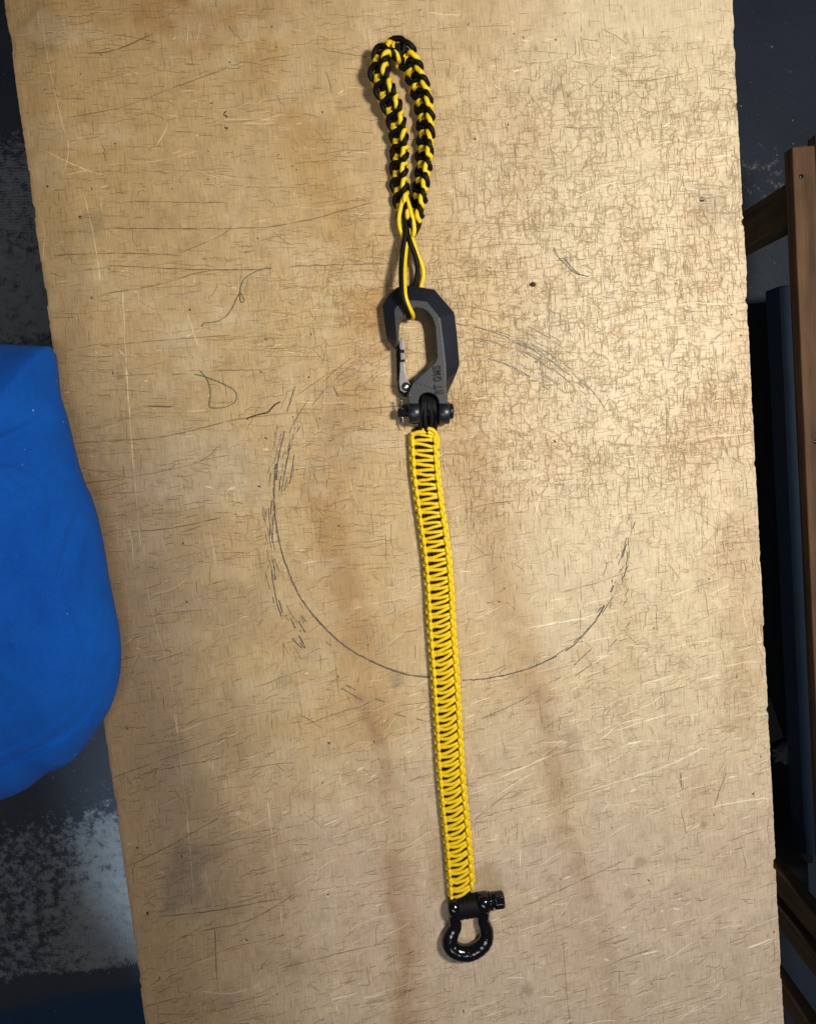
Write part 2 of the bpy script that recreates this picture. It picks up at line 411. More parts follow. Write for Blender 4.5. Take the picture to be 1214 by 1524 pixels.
def stain(px, py):
    """albedo of the bare, stained wood (linear) by place on the board"""
    c = np.zeros(px.shape + (3,)) + np.array((0.485, 0.350, 0.176))
    def lay(m, col, k):
        a = (m * k)[..., None]; c[:] = c * (1 - a) + np.array(col) * a
    nz = fbm(px / 130, py / 200, 5); nz2 = fbm(px / 40 + 9, py / 60, 4)
    wob = (fbm(px / 90 + 3, py / 90 + 8, 3) - 0.5) * 160
    lay(sstep(560, 900, px + wob) , (0.560, 0.474, 0.335), 0.80)              # paler right half
    lay(sstep(1000, 1330, py + wob) * sstep(250, 500, px), (0.495, 0.395, 0.300), 0.85)   # greyer foot end
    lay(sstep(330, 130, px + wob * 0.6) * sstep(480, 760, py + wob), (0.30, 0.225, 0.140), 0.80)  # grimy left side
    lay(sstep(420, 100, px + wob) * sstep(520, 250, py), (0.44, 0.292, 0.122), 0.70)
    lay(sstep(0.50, 0.66, nz) * sstep(620, 380, px) * sstep(330, 120, py), (0.34, 0.190, 0.070), 0.75)
    lay(sstep(70, 20, py + wob * 0.5) * sstep(470, 380, px), (0.33, 0.19, 0.075), 0.45)
    lay(sstep(60, 6, dist_poly(px + nz2 * 26, py, [(400, 60), (430, 150), (470, 230), (510, 330), (560, 430), (565, 520)])), (0.39, 0.235, 0.085), 0.62)
    lay(sstep(56, 8, dist_poly(px + nz2 * 24, py, [(560, 430), (550, 560), (500, 700), (510, 800), (540, 950), (570, 1080)])), (0.40, 0.245, 0.100), 0.60)
    lay(sstep(34, 8, dist_poly(px + nz2 * 18, py, [(480, 730), (510, 830), (545, 950)])), (0.34, 0.20, 0.08), 0.50)
    lay(sstep(16, 2, dist_poly(px + nz2 * 14, py, [(545, 1040), (575, 1120), (592, 1240), (592, 1330), (610, 1420), (605, 1524)])), (0.29, 0.18, 0.10), 0.6)
    lay(sstep(40, 6, dist_poly(px + nz2 * 20, py, [(580, 1180), (615, 1400), (610, 1560)])), (0.38, 0.25, 0.155), 0.55)
    lay(sstep(50, 8, dist_poly(px + nz2 * 20, py, [(690, 600), (730, 760), (765, 900), (810, 1030)])), (0.38, 0.245, 0.115), 0.60)
    lay(sstep(18, 2, dist_poly(px + nz2 * 14, py, [(800, 1010), (830, 1140), (845, 1220), (880, 1320), (905, 1400), (920, 1524)])), (0.30, 0.195, 0.11), 0.6)
    lay(sstep(46, 8, dist_poly(px + nz2 * 20, py, [(815, 1040), (850, 1220), (900, 1400), (925, 1540)])), (0.40, 0.28, 0.17), 0.45)
    lay(blob(px, py, 300, 690, 95, 70), (0.50, 0.42, 0.30), 0.45)
    lay(blob(px, py, 275, 1300, 70, 80, 0.8), (0.22, 0.16, 0.11), 0.5)
    lay(blob(px, py, 240, 1140, 60, 60, 0.8), (0.21, 0.15, 0.09), 0.5)
    lay(blob(px, py, 725, 1300, 30, 24, 0.6), (0.27, 0.18, 0.08), 0.7)
    lay(blob(px, py, 660, 1290, 22, 60, 0.6), (0.34, 0.22, 0.09), 0.5)
    for (x, y, r, k) in ((785, 1472, 12, .6), (935, 1330, 8, .6), (952, 1282, 9, .5), (1047, 1228, 6, .7), (850, 1105, 24, .45), (1060, 300, 42, .3),
                         (60, 50, 40, .4), (590, 1012, 12, .4), (520, 640, 60, .2), (1085, 560, 14, .2), (135, 330, 20, .35), (250, 745, 7, .5), (425, 1010, 12, .4), (805, 520, 60, .12)):
        lay(blob(px, py, x, y, r, r, 0.7), (0.17, 0.13, 0.085), k)
    lay(blob(px, py, 1060, 640, 60, 70, 0.8), (0.45, 0.32, 0.20), 0.55)
    lay(blob(px, py, 1100, 900, 40, 170, 0.8), (0.40, 0.29, 0.17), 0.55)
    lay(sstep(0.55, 0.75, fbm(px / 70 + 31, py / 50 + 4, 5)), (0.63, 0.51, 0.33), 0.30)
    lay(sstep(0.50, 0.72, fbm(px / 55 + 3, py / 85 + 40, 5)), (0.40, 0.275, 0.140), 0.26)
    lay(sstep(0.52, 0.70, fbm(px / 26 + 90, py / 36 + 2, 4)) * sstep(700, 300, px), (0.36, 0.245, 0.120), 0.20)
    lay(sstep(0.56, 0.72, fbm(px / 60 + 50, py / 30 + 22, 4)) * sstep(300, 520, py), (0.58, 0.48, 0.34), 0.22)
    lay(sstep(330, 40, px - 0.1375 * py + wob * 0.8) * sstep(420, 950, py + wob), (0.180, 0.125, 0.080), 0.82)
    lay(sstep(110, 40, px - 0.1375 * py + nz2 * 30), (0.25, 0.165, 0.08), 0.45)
    lay(blob(px, py, 275, 1300, 40, 50, 0.9), (0.12, 0.09, 0.07), 0.55)
    lay(sstep(600, 900, px) * sstep(1150, 1450, py + wob), (0.52, 0.428, 0.335), 0.5)
    c *= (0.93 + 0.14 * fbm(px / 16, py / 22, 3))[..., None]
    return c

# density of the fine craquelure
def crackle(px, py):
    d = 0.10 + 0.85 * sstep(560, 820, px) * sstep(860, 640, py) * sstep(20, 150, py)
    d += 0.55 * sstep(420, 520, px) * sstep(520, 420, py) * sstep(250, 420, py)
    d += 0.22 * sstep(240, 420, px) * sstep(300, 420, py) * sstep(900, 700, py)
    d += 0.30 * sstep(800, 900, px) * sstep(1300, 1000, py) * sstep(760, 820, py)
    return np.clip(d, 0, 1.2) * (0.35 + 1.3 * fbm(px / 60 + 70, py / 60 + 11, 3))

table = root_at("work_table", (0, 0, FZ))
tag(table, "worn plywood table board with knife cuts and a faint pencil circle", "table")
nx, ny = 252, 480
X, Y, F = grid(XL, XR, Y0, Y1, nx, ny)
yl = np.linspace(Y0, Y1, ny)
def edge_jit(seed, amp):
    g = np.random.default_rng(seed); e_ = (fbm(yl * 14, yl * 0 + seed, 3) - 0.5) * 0.0018 + g.normal(0, 0.00016, ny)
    for _ in range(46):
        c_ = g.integers(3, ny - 4); w_ = g.integers(1, 4); e_[c_ - w_:c_ + w_] -= g.random() ** 2 * amp
    return e_
jl = -edge_jit(11, 0.0016); jr = edge_jit(5, 0.0022)
X[:, 0] += jl; X[:, -1] += jr
X[:, 1] += jl * 0.5; X[:, -2] += jr * 0.5
Zt = np.zeros_like(X); Zt[:, 0] -= 0.0007; Zt[:, -1] -= 0.0007; 
V = np.stack([X, Y, Zt], -1).reshape(-1, 3)
top = np_mesh("tabletop", V, F, M_BOARD)
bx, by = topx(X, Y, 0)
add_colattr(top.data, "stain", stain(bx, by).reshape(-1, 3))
ck_ = np.clip(crackle(bx, by) * 1.15 - 0.06, 0, 1).reshape(-1)
add_colattr(top.data, "crack", np.stack([ck_] * 3, -1))
top.parent = table; top.matrix_parent_inverse = Matrix.Translation((0, 0, -FZ))
# the ply edge, in layers that step in and out a little
mb = MB(); TH = 0.018
prof = [(0.0, -0.0007), (0.0003, -0.004), (-0.0005, -0.0042), (-0.0004, -0.008), (0.0004, -0.0082), (0.0002, -0.0125), (-0.0004, -0.0127), (0.0, -TH)]
for side, j in ((0, X[:, 0]), (1, X[:, -1])):
    sgn = -1 if side == 0 else 1
    V = [(j[i] + sgn * d, yl[i], z) for (d, z) in prof for i in range(ny)]
    Fc = [(a * ny + i, a * ny + i + 1, (a + 1) * ny + i + 1, (a + 1) * ny + i) for a in range(len(prof) - 1) for i in range(ny - 1)]
    mb.add(V, Fc)
mb.add([(XL, Y0, 0), (XR, Y0, 0), (XR, Y0, -TH), (XL, Y0, -TH)], [(3, 2, 1, 0)])
mb.add([(XL, Y1, 0), (XR, Y1, 0), (XR, Y1, -TH), (XL, Y1, -TH)], [(0, 1, 2, 3)])
mb.add([(XL, Y0, -TH), (XR, Y0, -TH), (XR, Y1, -TH), (XL, Y1, -TH)], [(3, 2, 1, 0)])
e = mb.build("ply_edge", M_EDGE, table, smooth=False)
for (lx, ly) in ((XL + 0.14, Y0 + 0.08), (XR - 0.14, Y0 + 0.08), (XL + 0.14, Y1 - 0.08), (XR - 0.14, Y1 - 0.08)):
    mb = MB(); box(mb, lx - 0.03, lx + 0.03, ly - 0.03, ly + 0.03, FZ, -TH); mb.build("leg", M_LEG, table, smooth=False)

# cuts, cracks and scratches: thin slivers lying in the surface
SV = []; SF = []; STINT = []
def sliver(pts, wid, tint_mul, zbase=None, abs_col=None):
    """pts in photograph pixels on the board; wid in px (scalar or per point)"""
    P = np.array(pts, float); n = len(P)
    D = np.gradient(P, axis=0); D /= np.linalg.norm(D, axis=1)[:, None] + 1e-9
    Nn = np.stack([-D[:, 1], D[:, 0]], -1)
    w = (np.full(n, wid) if np.isscalar(wid) else np.array(wid)) * 0.5
    w = w.copy(); w[0] *= 0.25; w[-1] *= 0.25
    z = (0.00012 + 0.0003 * random.random()) if zbase is None else zbase
    b0 = len(SV)
    for i in range(n):
        for s in (-1, 1):
            q = at(P[i, 0] + s * Nn[i, 0] * w[i], P[i, 1] + s * Nn[i, 1] * w[i], 0)
            x = min(max(q.x, XL + 0.0015), XR - 0.0015)
            SV.append((x, q.y, z))
        STINT.append((P[i, 0], P[i, 1], tint_mul) if abs_col is None else (None, abs_col, 0))
        STINT.append(STINT[-1])
    for i in range(n - 1):
        a = b0 + 2 * i; SF.append((a, a + 1, a + 3, a + 2))
def wobble(x, y, ang, ln, amp, step=7.0):
    n = max(3, int(ln / step)); pts = []
    a = ang; dx, dy = math.cos(a), math.sin(a)
    k = random.uniform(-0.25, 0.25) / max(ln, 60) * 8
    for i in range(n):
        pts.append((x, y)); a += random.gauss(0, amp) + k * 0.05; a += (ang - a) * 0.15
        x += math.cos(a) * ln / (n - 1); y += math.sin(a) * ln / (n - 1)
    return pts
def jag(x, y, ang, ln):
    """a crack that follows the weave of the fibres: straight runs with small square jogs"""
    pts = [(x, y)]; done = 0; dx, dy = math.cos(ang), math.sin(ang)
    while done < ln:
        st = random.uniform(3, 9); x += dx * st + random.gauss(0, 0.35); y += dy * st + random.gauss(0, 0.35); done += st
        pts.append((x, y))
        if random.random() < 0.22:
            jg = random.choice((-1, 1)) * random.uniform(1.0, 3.0); x += -dy * jg + dx * 0.6; y += dx * jg + dy * 0.6; pts.append((x, y))
    return pts if len(pts) > 2 else pts + [(x + dx * 2, y + dy * 2)]
def inb(x, y): return XL < at(x, y).x < XR
cand = RNG.random((46000, 2)) * np.array((1214, 1600)) - np.array((0, 30))
dens = crackle(cand[:, 0], cand[:, 1])
keep = RNG.random(len(cand)) * 1.25 < dens
nfine = 0
for (x, y), d in zip(cand[keep], dens[keep]):
    if not inb(x, y): continue
    if nfine > 11000: break
    nfine += 1
    lean = -0.10 if y < 700 else -0.10 - 0.25 * min(1, (y - 700) / 500)
    if random.random() < (0.50 if (y < 900 and x > 560) else 0.22): ang = math.pi / 2 + random.gauss(-0.05, 0.07)
    elif random.random() < 0.82: ang = lean + random.gauss(0.05, 0.09)
    else: ang = random.uniform(0, math.pi)
    ln = min(40, random.expovariate(1 / 9.0) + 3)
    sliver(jag(x, y, ang, ln), random.uniform(0.32, 0.85), random.uniform(0.42, 0.80))
# dark, longer knife cuts
for _ in range(520):
    x = random.uniform(0, 1180); y = random.uniform(-20, 1560)
    if not inb(x, y): continue
    lean = 0.02 - 0.30 * float(sstep(300, 1200, np.array(y)))
    ang = lean + random.gauss(0, 0.09)
    if random.random() < 0.04: ang = math.pi / 2 + random.gauss(-0.08, 0.07)
    ln = min(200, 14 + random.expovariate(1 / 34.0))
    w = random.uniform(0.5, 1.25)
    p = wobble(x, y, ang, ln, 0.06, 8.0)
    n = len(p); ww = [w * random.uniform(0.35, 1.25) for _ in range(n)]
    sliver(p, ww, random.uniform(0.38, 0.74))
    if random.random() < 0.45:
        q = [(a + 0.4, b + random.choice((-1, 1)) * (w * 0.5 + 0.7)) for (a, b) in p[: max(3, int(n * random.uniform(0.4, 1)))]]
        sliver(q, random.uniform(0.5, 1.2), random.uniform(1.15, 1.45))  # pale raw-wood lip, painting the lit raised edge of the cut
# pale raw-wood scratches, mostly toward the foot end and the left
for _ in range(900):
    x = random.uniform(0, 1180); y = random.uniform(-20, 1560)
    if not inb(x, y): continue
    lean = 0.0 - 0.36 * float(sstep(400, 1100, np.array(y)))
    ang = lean + random.gauss(0, 0.12)
    if random.random() < 0.25: ang = math.pi / 2 + random.gauss(-0.05, 0.12)
    sliver(wobble(x, y, ang, min(110, 6 + random.expovariate(1 / 16.0)), 0.12, 6.0), random.uniform(0.5, 1.7), random.uniform(1.12, 1.6))
for _ in range(1700):
    x = random.uniform(20, 660); y = random.uniform(-20, 850)
    if not inb(x, y) or random.random() > 0.35 + 0.9 * float(fbm(np.array(x / 70.0), np.array(y / 45.0), 3)): continue
    p = jag(x, y, random.gauss(-0.04, 0.10), min(70, 4 + random.expovariate(1 / 13.0))); w = random.uniform(0.35, 1.0)
    sliver(p, w, random.uniform(0.40, 0.76))
    if random.random() < 0.5: sliver([(a, b + random.choice((-1, 1)) * (w * 0.5 + 0.6)) for (a, b) in p[:max(3, len(p) // 2)]], random.uniform(0.4, 1.1), random.uniform(1.12, 1.4))  # pale mate along the crack paints light on its lip
for _ in range(2300):
    x = random.uniform(150, 1180); y = 780 + 780 * random.random() ** 0.8
    if not inb(x, y): continue
    p = jag(x, y, random.gauss(-0.30, 0.16), random.uniform(4, 18)); w = random.uniform(0.4, 1.1)
    sliver(p, w, random.uniform(0.42, 0.78))
    if random.random() < 0.5: sliver([(a, b + w * 0.5 + 0.6) for (a, b) in p], random.uniform(0.4, 0.9), random.uniform(1.1, 1.35))  # pale line under the cut paints its lit lip
for _ in range(620):
    x = random.uniform(500, 1180); y = random.uniform(880, 1560)
    if not inb(x, y): continue
    sliver(wobble(x, y, random.gauss(-0.36, 0.13), min(90, 6 + random.expovariate(1 / 16.0)), 0.12, 6.0), random.uniform(0.5, 1.6), random.uniform(1.12, 1.55))
for _ in range(1100):
    x = random.uniform(0, 560); y = random.uniform(-20, 1560)
    if not inb(x, y): continue
    sliver(wobble(x, y, math.pi / 2 + random.gauss(-0.10, 0.06), min(60, 5 + random.expovariate(1 / 14.0)), 0.06, 6.0), random.uniform(0.35, 0.9), random.uniform(1.12, 1.5))
for _ in range(150):    # chips
    x = random.uniform(0, 1180); y = random.uniform(0, 1524)
    if not inb(x, y): continue
    sliver(wobble(x, y, random.gauss(-0.2, 0.25), random.uniform(5, 16), 0.3, 4.0), random.uniform(1.8, 4.2), random.uniform(1.15, 1.55))
for _ in range(120):    # dark pits
    x = random.uniform(0, 1180); y = random.uniform(0, 1524)
    if not inb(x, y): continue
    sliver(wobble(x, y, random.uniform(0, 3.1), random.uniform(2.5, 6), 0.3, 2.0), random.uniform(1.2, 3.0), random.uniform(0.12, 0.4))
# individual long marks seen in the photograph
def long_mark(pts, w, mul, gap=0.0, n=None, jit=0.5):
    S = smooth_path(pts, n or max(6, int(sum(math.dist(a, b) for a, b in zip(pts[:-1], pts[1:])) / 9)))
    S = S + RNG.normal(0, jit, S.shape) * 0.6
    i = 0
    while i < len(S) - 2:
        k = random.randint(4, 12)
        seg = S[i:i + k + 1]
        if random.random() > gap and len(seg) >= 3:
            sliver(seg, [w * random.uniform(0.45, 1.2) for _ in seg], mul * random.uniform(0.85, 1.15))
        i += k
for pts, w, mul, gap in (
    ([(183, 432), (187, 520), (192, 600), (199, 690), (205, 760)], 2.4, 1.55, 0.05),
    ([(205, 760), (214, 850), (232, 930), (252, 1000), (262, 1080), (266, 1120)], 1.6, 1.45, 0.15),
    ([(262, 1060), (272, 1160), (283, 1260), (290, 1360)], 2.2, 1.4, 0.1),
    ([(64, 40), (72, 90), (95, 190), (128, 300), (145, 380), (150, 420)], 1.6, 1.4, 0.3),
    ([(398, 1190), (408, 1270), (420, 1380)], 1.8, 1.35, 0.2),
    ([(120, 248), (230, 240), (300, 222), (330, 205)], 1.4, 1.35, 0.25),
    ([(70, 225), (120, 250), (160, 262)], 1.8, 1.45, 0.2),
    ([(230, 222), (248, 190), (255, 150)], 2.2, 1.4, 0.3),
    ([(1000, 1060), (880, 1100), (760, 1150), (700, 1175)], 2.0, 1.5, 0.35),
    ([(1010, 1130), (1050, 1110), (990, 1140), (850, 1185)], 2.0, 1.45, 0.3),
    ([(1110, 1412), (1145, 1398), (1152, 1396)], 3.4, 1.6, 0.0),
    ([(955, 1420), (980, 1415)], 3.2, 1.6, 0.0),
    ([(930, 1108), (955, 1102)], 3.0, 1.6, 0.0),
    ([(780, 935), (840, 925), (930, 905)], 1.6, 1.5, 0.1),
    ([(1020, 1120), (1080, 1098)], 2.2, 1.5, 0.2),
    ([(540, 900), (600, 890), (640, 880)], 1.2, 1.45, 0.3),
    ([(430, 960), (520, 930), (640, 860)], 1.2, 1.4, 0.4),
    ([(100, 175), (180, 160), (260, 130), (370, 90)], 1.3, 0.5, 0.1),
    ([(130, 80), (170, 75), (230, 50)], 1.8, 0.42, 0.0),
    ([(160, 340), (300, 340), (420, 335), (560, 300)], 1.6, 0.42, 0.05),
    ([(80, 380), (180, 377), (270, 380)], 1.6, 0.42, 0.1),
    ([(80, 300), (200, 300), (340, 302)], 1.3, 0.5, 0.2),
    ([(265, 378), (330, 350), (345, 335)], 1.4, 0.5, 0.1),
    ([(160, 395), (330, 402), (470, 395), (580, 392)], 1.5, 0.4, 0.1),
    ([(150, 438), (230, 425), (300, 405), (350, 400)], 1.4, 0.45, 0.1),
    ([(150, 515), (260, 505), (330, 500), (420, 495)], 1.3, 0.5, 0.15),
    ([(170, 560), (300, 552), (420, 550), (500, 545)], 1.3, 0.5, 0.2),
    ([(110, 660), (240, 650), (350, 625), (430, 615)], 1.5, 0.48, 0.1),
    ([(95, 722), (180, 712), (290, 690), (330, 660)], 1.3, 0.5, 0.1),
    ([(195, 792), (260, 785), (330, 770)], 1.6, 0.42, 0.1),
    ([(215, 605), (260, 605)], 2.2, 0.35, 0.0),
    ([(805, 115), (850, 120), (960, 120), (1040, 105)], 1.3, 0.5, 0.2),
    ([(700, 178), (780, 182), (850, 190), (940, 188)], 1.6, 0.42, 0.1),
    ([(905, 660), (990, 665), (1060, 655), (1118, 645)], 1.8, 0.62, 0.1),
    ([(935, 560), (936, 640), (945, 700)], 1.6, 0.6, 0.2),
    ([(990, 595), (995, 640), (1010, 648)], 1.8, 0.55, 0.1),
    ([(640, 330), (800, 335), (900, 340)], 1.2, 0.55, 0.3),
    ([(660, 540), (760, 500), (900, 470), (1010, 440)], 1.2, 0.6, 0.3),
    ([(700, 700), (850, 640), (960, 600)], 1.2, 0.6, 0.3),
    ([(190, 1290), (250, 1260), (330, 1215), (350, 1205)], 1.5, 0.45, 0.1),
    ([(235, 1365), (320, 1355), (400, 1340), (420, 1338)], 1.6, 0.42, 0.0),
    ([(300, 1385), (370, 1370), (440, 1330)], 1.4, 0.45, 0.2),
    ([(210, 1500), (350, 1460), (500, 1420), (590, 1400)], 1.3, 0.5, 0.2),
    ([(340, 1100), (430, 1085), (540, 1050), (620, 1040)], 1.2, 0.5, 0.3),
    ([(320, 1380), (323, 1460)], 1.5, 0.5, 0.0),
    ([(700, 1390), (800, 1340), (930, 1280)], 1.3, 0.55, 0.3),
    ([(700, 1225), (730, 1200), (770, 1170)], 1.4, 0.5, 0.1),
    ([(838, 1400), (842, 1470), (848, 1524)], 1.4, 0.55, 0.1),
    ([(1012, 1150), (1014, 1175)], 2.2, 0.35, 0.0),
    ([(1062, 1200), (1072, 1170), (1080, 1150)], 1.6, 0.42, 0.0),
    ([(910, 1405), (930, 1398), (940, 1398)], 2.0, 0.4, 0.0),
    ([(160, 1160), (300, 1110), (350, 1095)], 1.4, 0.5, 0.1),
):
    long_mark(pts, w, mul, gap)
for (x, y, r) in ((336, 171, 3.2), (337, 189, 2.6), (71, 276, 1.8), (120, 322, 2.4), (137, 443, 1.8), (252, 400, 2), (190, 1083, 2.2), (205, 1260, 2.0), (220, 1358, 2.2),
                  (504, 781, 1.6), (1043, 297, 3.4), (1054, 861, 1.6), (490, 1105, 2.0), (480, 167, 1.6), (706, 207, 2.0), (1089, 231, 1.6), (1101, 498, 1.4), (283, 460, 1.4), (750, 875, 1.5)):
    for k in range(3):
        sliver(wobble(x - r, y + random.uniform(-1, 1), random.gauss(0.2, 0.4), 2.4 * r, 0.3, 2.0), r * random.uniform(0.5, 1.0), random.uniform(0.10, 0.25))
me = bpy.data.meshes.new("scratch_marks"); me.from_pydata(SV, [], SF); me.update(); me.materials.append(M_MARK)
ST = np.array([(a, b, c) for (a, b, c) in STINT], float)
tint = np.clip(stain(ST[:, 0], ST[:, 1]) * ST[:, 2:3], 0.01, 0.74)
dk = ST[:, 2] < 1
tint[dk] *= np.array((1.0, 0.94, 0.84))
tint[~dk] = tint[~dk] * 0.8 + tint[~dk].mean(1, keepdims=True) * 0.2
add_colattr(me, "tint", tint)
o = bpy.data.objects.new("scratch_marks", me); COL.objects.link(o); o.parent = top; tag(o, kind="stuff")

# pencil circle and its ghost rings
SV2, SF2 = [], []
def pencil(pts, w, gap, z=0.0006):
    global SV2, SF2
    S = smooth_path(pts, max(8, int(sum(math.dist(a, b) for a, b in zip(pts[:-1], pts[1:])) / 5)))
    i = 0
    while i < len(S) - 2:
        k = random.randint(2, 4)
        seg = S[i:i + k + 1] + RNG.normal(0, 0.25, (len(S[i:i + k + 1]), 2))
        if random.random() > gap and len(seg) >= 3:
            D = np.gradient(seg, axis=0); D /= np.linalg.norm(D, axis=1)[:, None] + 1e-9
            b0 = len(SV2); zz = z + random.random() * 0.0002
            for q in range(len(seg)):
                ww = w * random.uniform(0.5, 1.15) * 0.5
                for s in (-1, 1):
                    p = at(seg[q, 0] - s * D[q, 1] * ww, seg[q, 1] + s * D[q, 0] * ww); SV2.append((p.x, p.y, zz))
            for q in range(len(seg) - 1):
                a = b0 + 2 * q; SF2.append((a, a + 1, a + 3, a + 2))
        i += k
pencil([(411, 690), (408, 740), (413, 790), (424, 835), (445, 885), (475, 925), (512, 960), (555, 985), (600, 1002), (640, 1008)], 2.3, 0.0)
pencil([(688, 1012), (720, 1010), (765, 1001), (810, 985), (850, 962), (885, 925)], 2.1, 0.03)
pencil([(424, 642), (415, 680), (411, 720)], 2.2, 0.12)
pencil([(885, 925), (905, 890), (916, 860)], 2.2, 0.4)
pencil([(925, 830), (935, 800), (946, 772)], 1.7, 0.4)
pencil([(680, 482), (720, 490), (757, 503)], 1.7, 0.12)
pencil([(770, 510), (797, 522)], 3.0, 0.0)
pencil([(815, 535), (850, 560), (872, 582)], 1.3, 0.25)
pencil([(685, 530), (730, 535), (770, 550), (815, 580)], 1.4, 0.4)
pencil([(740, 512), (790, 528), (830, 550)], 1.2, 0.5)
for dx in range(5):
    pencil([(428 + dx * 4, 660), (420 + dx * 5, 700), (416 + dx * 4, 730)], 1.3, 0.6)
for dx in (0, 5, 9):
    pencil([(400 + dx, 745), (397 + dx, 800), (401 + dx, 860), (413 + dx, 915), (435 + dx, 955), (462 + dx, 975)], 1.5, 0.62)
pencil([(425, 905), (440, 935), (458, 970)], 1.8, 0.35)
pencil([(445, 925), (468, 963)], 1.3, 0.35)
pencil([(508, 1024), (540, 1042), (580, 1060), (630, 1072)], 0.9, 0.5)
pencil([(720, 1068), (770, 1045), (830, 1010), (880, 965)], 0.9, 0.6)
pencil([(895, 930), (915, 900), (930, 850), (935, 800)], 1.1, 0.6)
pencil([(428, 612), (436, 585), (440, 575)], 1.4, 0.0)
pencil([(440, 590), (500, 550), (560, 530)], 0.7, 0.6)
pencil([(496, 575), (504, 590)], 1.6, 0.0)
pencil([(505, 570), (540, 548), (580, 530)], 0.7, 0.5)
def hatch(n, x0, x1, y0, y1, ang, spread, l0, l1, w0, w1):
    for _ in range(n):
        x = random.uniform(x0, x1); y = random.uniform(y0, y1); a = ang(x, y) + random.gauss(0, spread); l = random.uniform(l0, l1)
        pencil([(x, y), (x + math.cos(a) * l * 0.5, y + math.sin(a) * l * 0.5), (x + math.cos(a) * l, y + math.sin(a) * l)], random.uniform(w0, w1), 0.12)
def arc(cx, cy, r, a0, a1, w, gap):
    A_ = np.linspace(math.radians(a0), math.radians(a1), 24)
    pencil([(cx + r * math.cos(a), cy + r * math.sin(a) * 0.985) for a in A_], w, gap)
for (r, a0, a1, w, gap) in ((266, 200, 250, 0.7, 0.6), (266, 285, 330, 0.8, 0.45), (258, 275, 320, 0.7, 0.6), (250, 270, 315, 1.0, 0.4), (275, 165, 205, 0.9, 0.5), (283, 130, 180, 0.8, 0.55), (279, 140, 200, 0.7, 0.6), (276, 20, 65, 1.1, 0.45), (270, 4, 40, 1.2, 0.5), (262, 0, 38, 0.8, 0.6), (256, 180, 235, 0.8, 0.6), (318, 30, 62, 0.8, 0.55), (318, 100, 125, 0.8, 0.55)):
    arc(675, 748, r, a0, a1, w, gap)
tang = lambda x, y: math.atan2(y - 748, x - 675) + math.pi / 2
SV_K, SF_K = SV2, SF2
SV2, SF2 = [], []
hatch(14, 410, 442, 630, 725, lambda x, y: math.pi / 2 + 0.22, 0.10, 8, 26, 0.6, 1.4)
hatch(10, 394, 412, 740, 880, lambda x, y: math.pi / 2 - 0.05, 0.08, 8, 30, 0.5, 1.2)
hatch(9, 420, 455, 890, 965, lambda x, y: math.pi / 2 - 0.5, 0.08, 8, 24, 0.6, 1.5)
hatch(12, 900, 945, 775, 905, lambda x, y: math.pi / 2 + 0.35, 0.15, 6, 20, 0.5, 1.4)
hatch(26, 690, 830, 505, 545, lambda x, y: tang(x, y + 40), 0.12, 10, 34, 0.5, 1.1)
hatch(18, 690, 870, 482, 560, lambda x, y: tang(x, y), 0.08, 12, 40, 0.5, 1.1)
hatch(26, 490, 585, 525, 590, lambda x, y: -0.55, 0.14, 10, 34, 0.4, 0.9)
hatch(16, 700, 880, 985, 1060, lambda x, y: -0.5, 0.10, 8, 26, 0.4, 0.9)
me = bpy.data.meshes.new("pencil_smudges"); me.from_pydata(SV2, [], SF2); me.update()
M_SMUDGE, nt, b = mat("faint_graphite")
nt.links.new(mixc(nt, ramp(nt, noise(nt, coords(nt), 700, 3), [(0.4, 0.0), (0.6, 1.0)]), (0.15, 0.13, 0.095), (0.34, 0.265, 0.165)), b.inputs["Base Color"]); b.inputs["Roughness"].default_value = 0.6
me.materials.append(M_SMUDGE); o = bpy.data.objects.new("pencil_smudges", me); COL.objects.link(o); o.parent = top; tag(o, kind="stuff")
SV2, SF2 = SV_K, SF_K
me = bpy.data.meshes.new("pencil_circle"); me.from_pydata(SV2, [], SF2); me.update(); me.materials.append(M_PENCIL)
o = bpy.data.objects.new("pencil_circle", me); COL.objects.link(o); o.parent = top; tag(o, kind="stuff")

# ------------------------------------------------------------------ square-knot cord weave
class Frame:
    """a smooth band path: position, across and up directions by arc length"""
    def __init__(s, pts, up, n=400, flip=1):
        s.P = smooth_path(pts, n); s.up = up
        s.L = np.concatenate([[0], np.cumsum(np.linalg.norm(np.diff(s.P, axis=0), axis=1))]); s.len = s.L[-1]
        T = np.gradient(s.P, axis=0); s.T = T / np.linalg.norm(T, axis=1)[:, None]
        U = np.array([up(i / (n - 1)) for i in range(n)], float)
        U = U - s.T * (U * s.T).sum(1)[:, None]; s.U = U / np.linalg.norm(U, axis=1)[:, None]
        s.A = np.cross(s.T, s.U) * flip
    def map(s, u, v, w):
        v = np.asarray(v); g = lambda M: np.stack([np.interp(v, s.L, M[:, k]) for k in range(3)], -1)
        ext = np.where(v < 0, v, np.where(v > s.len, v - s.len, 0))[:, None]
        return g(s.P) + g(s.A) * np.asarray(u)[:, None] + g(s.U) * np.asarray(w)[:, None] + g(s.T) * ext

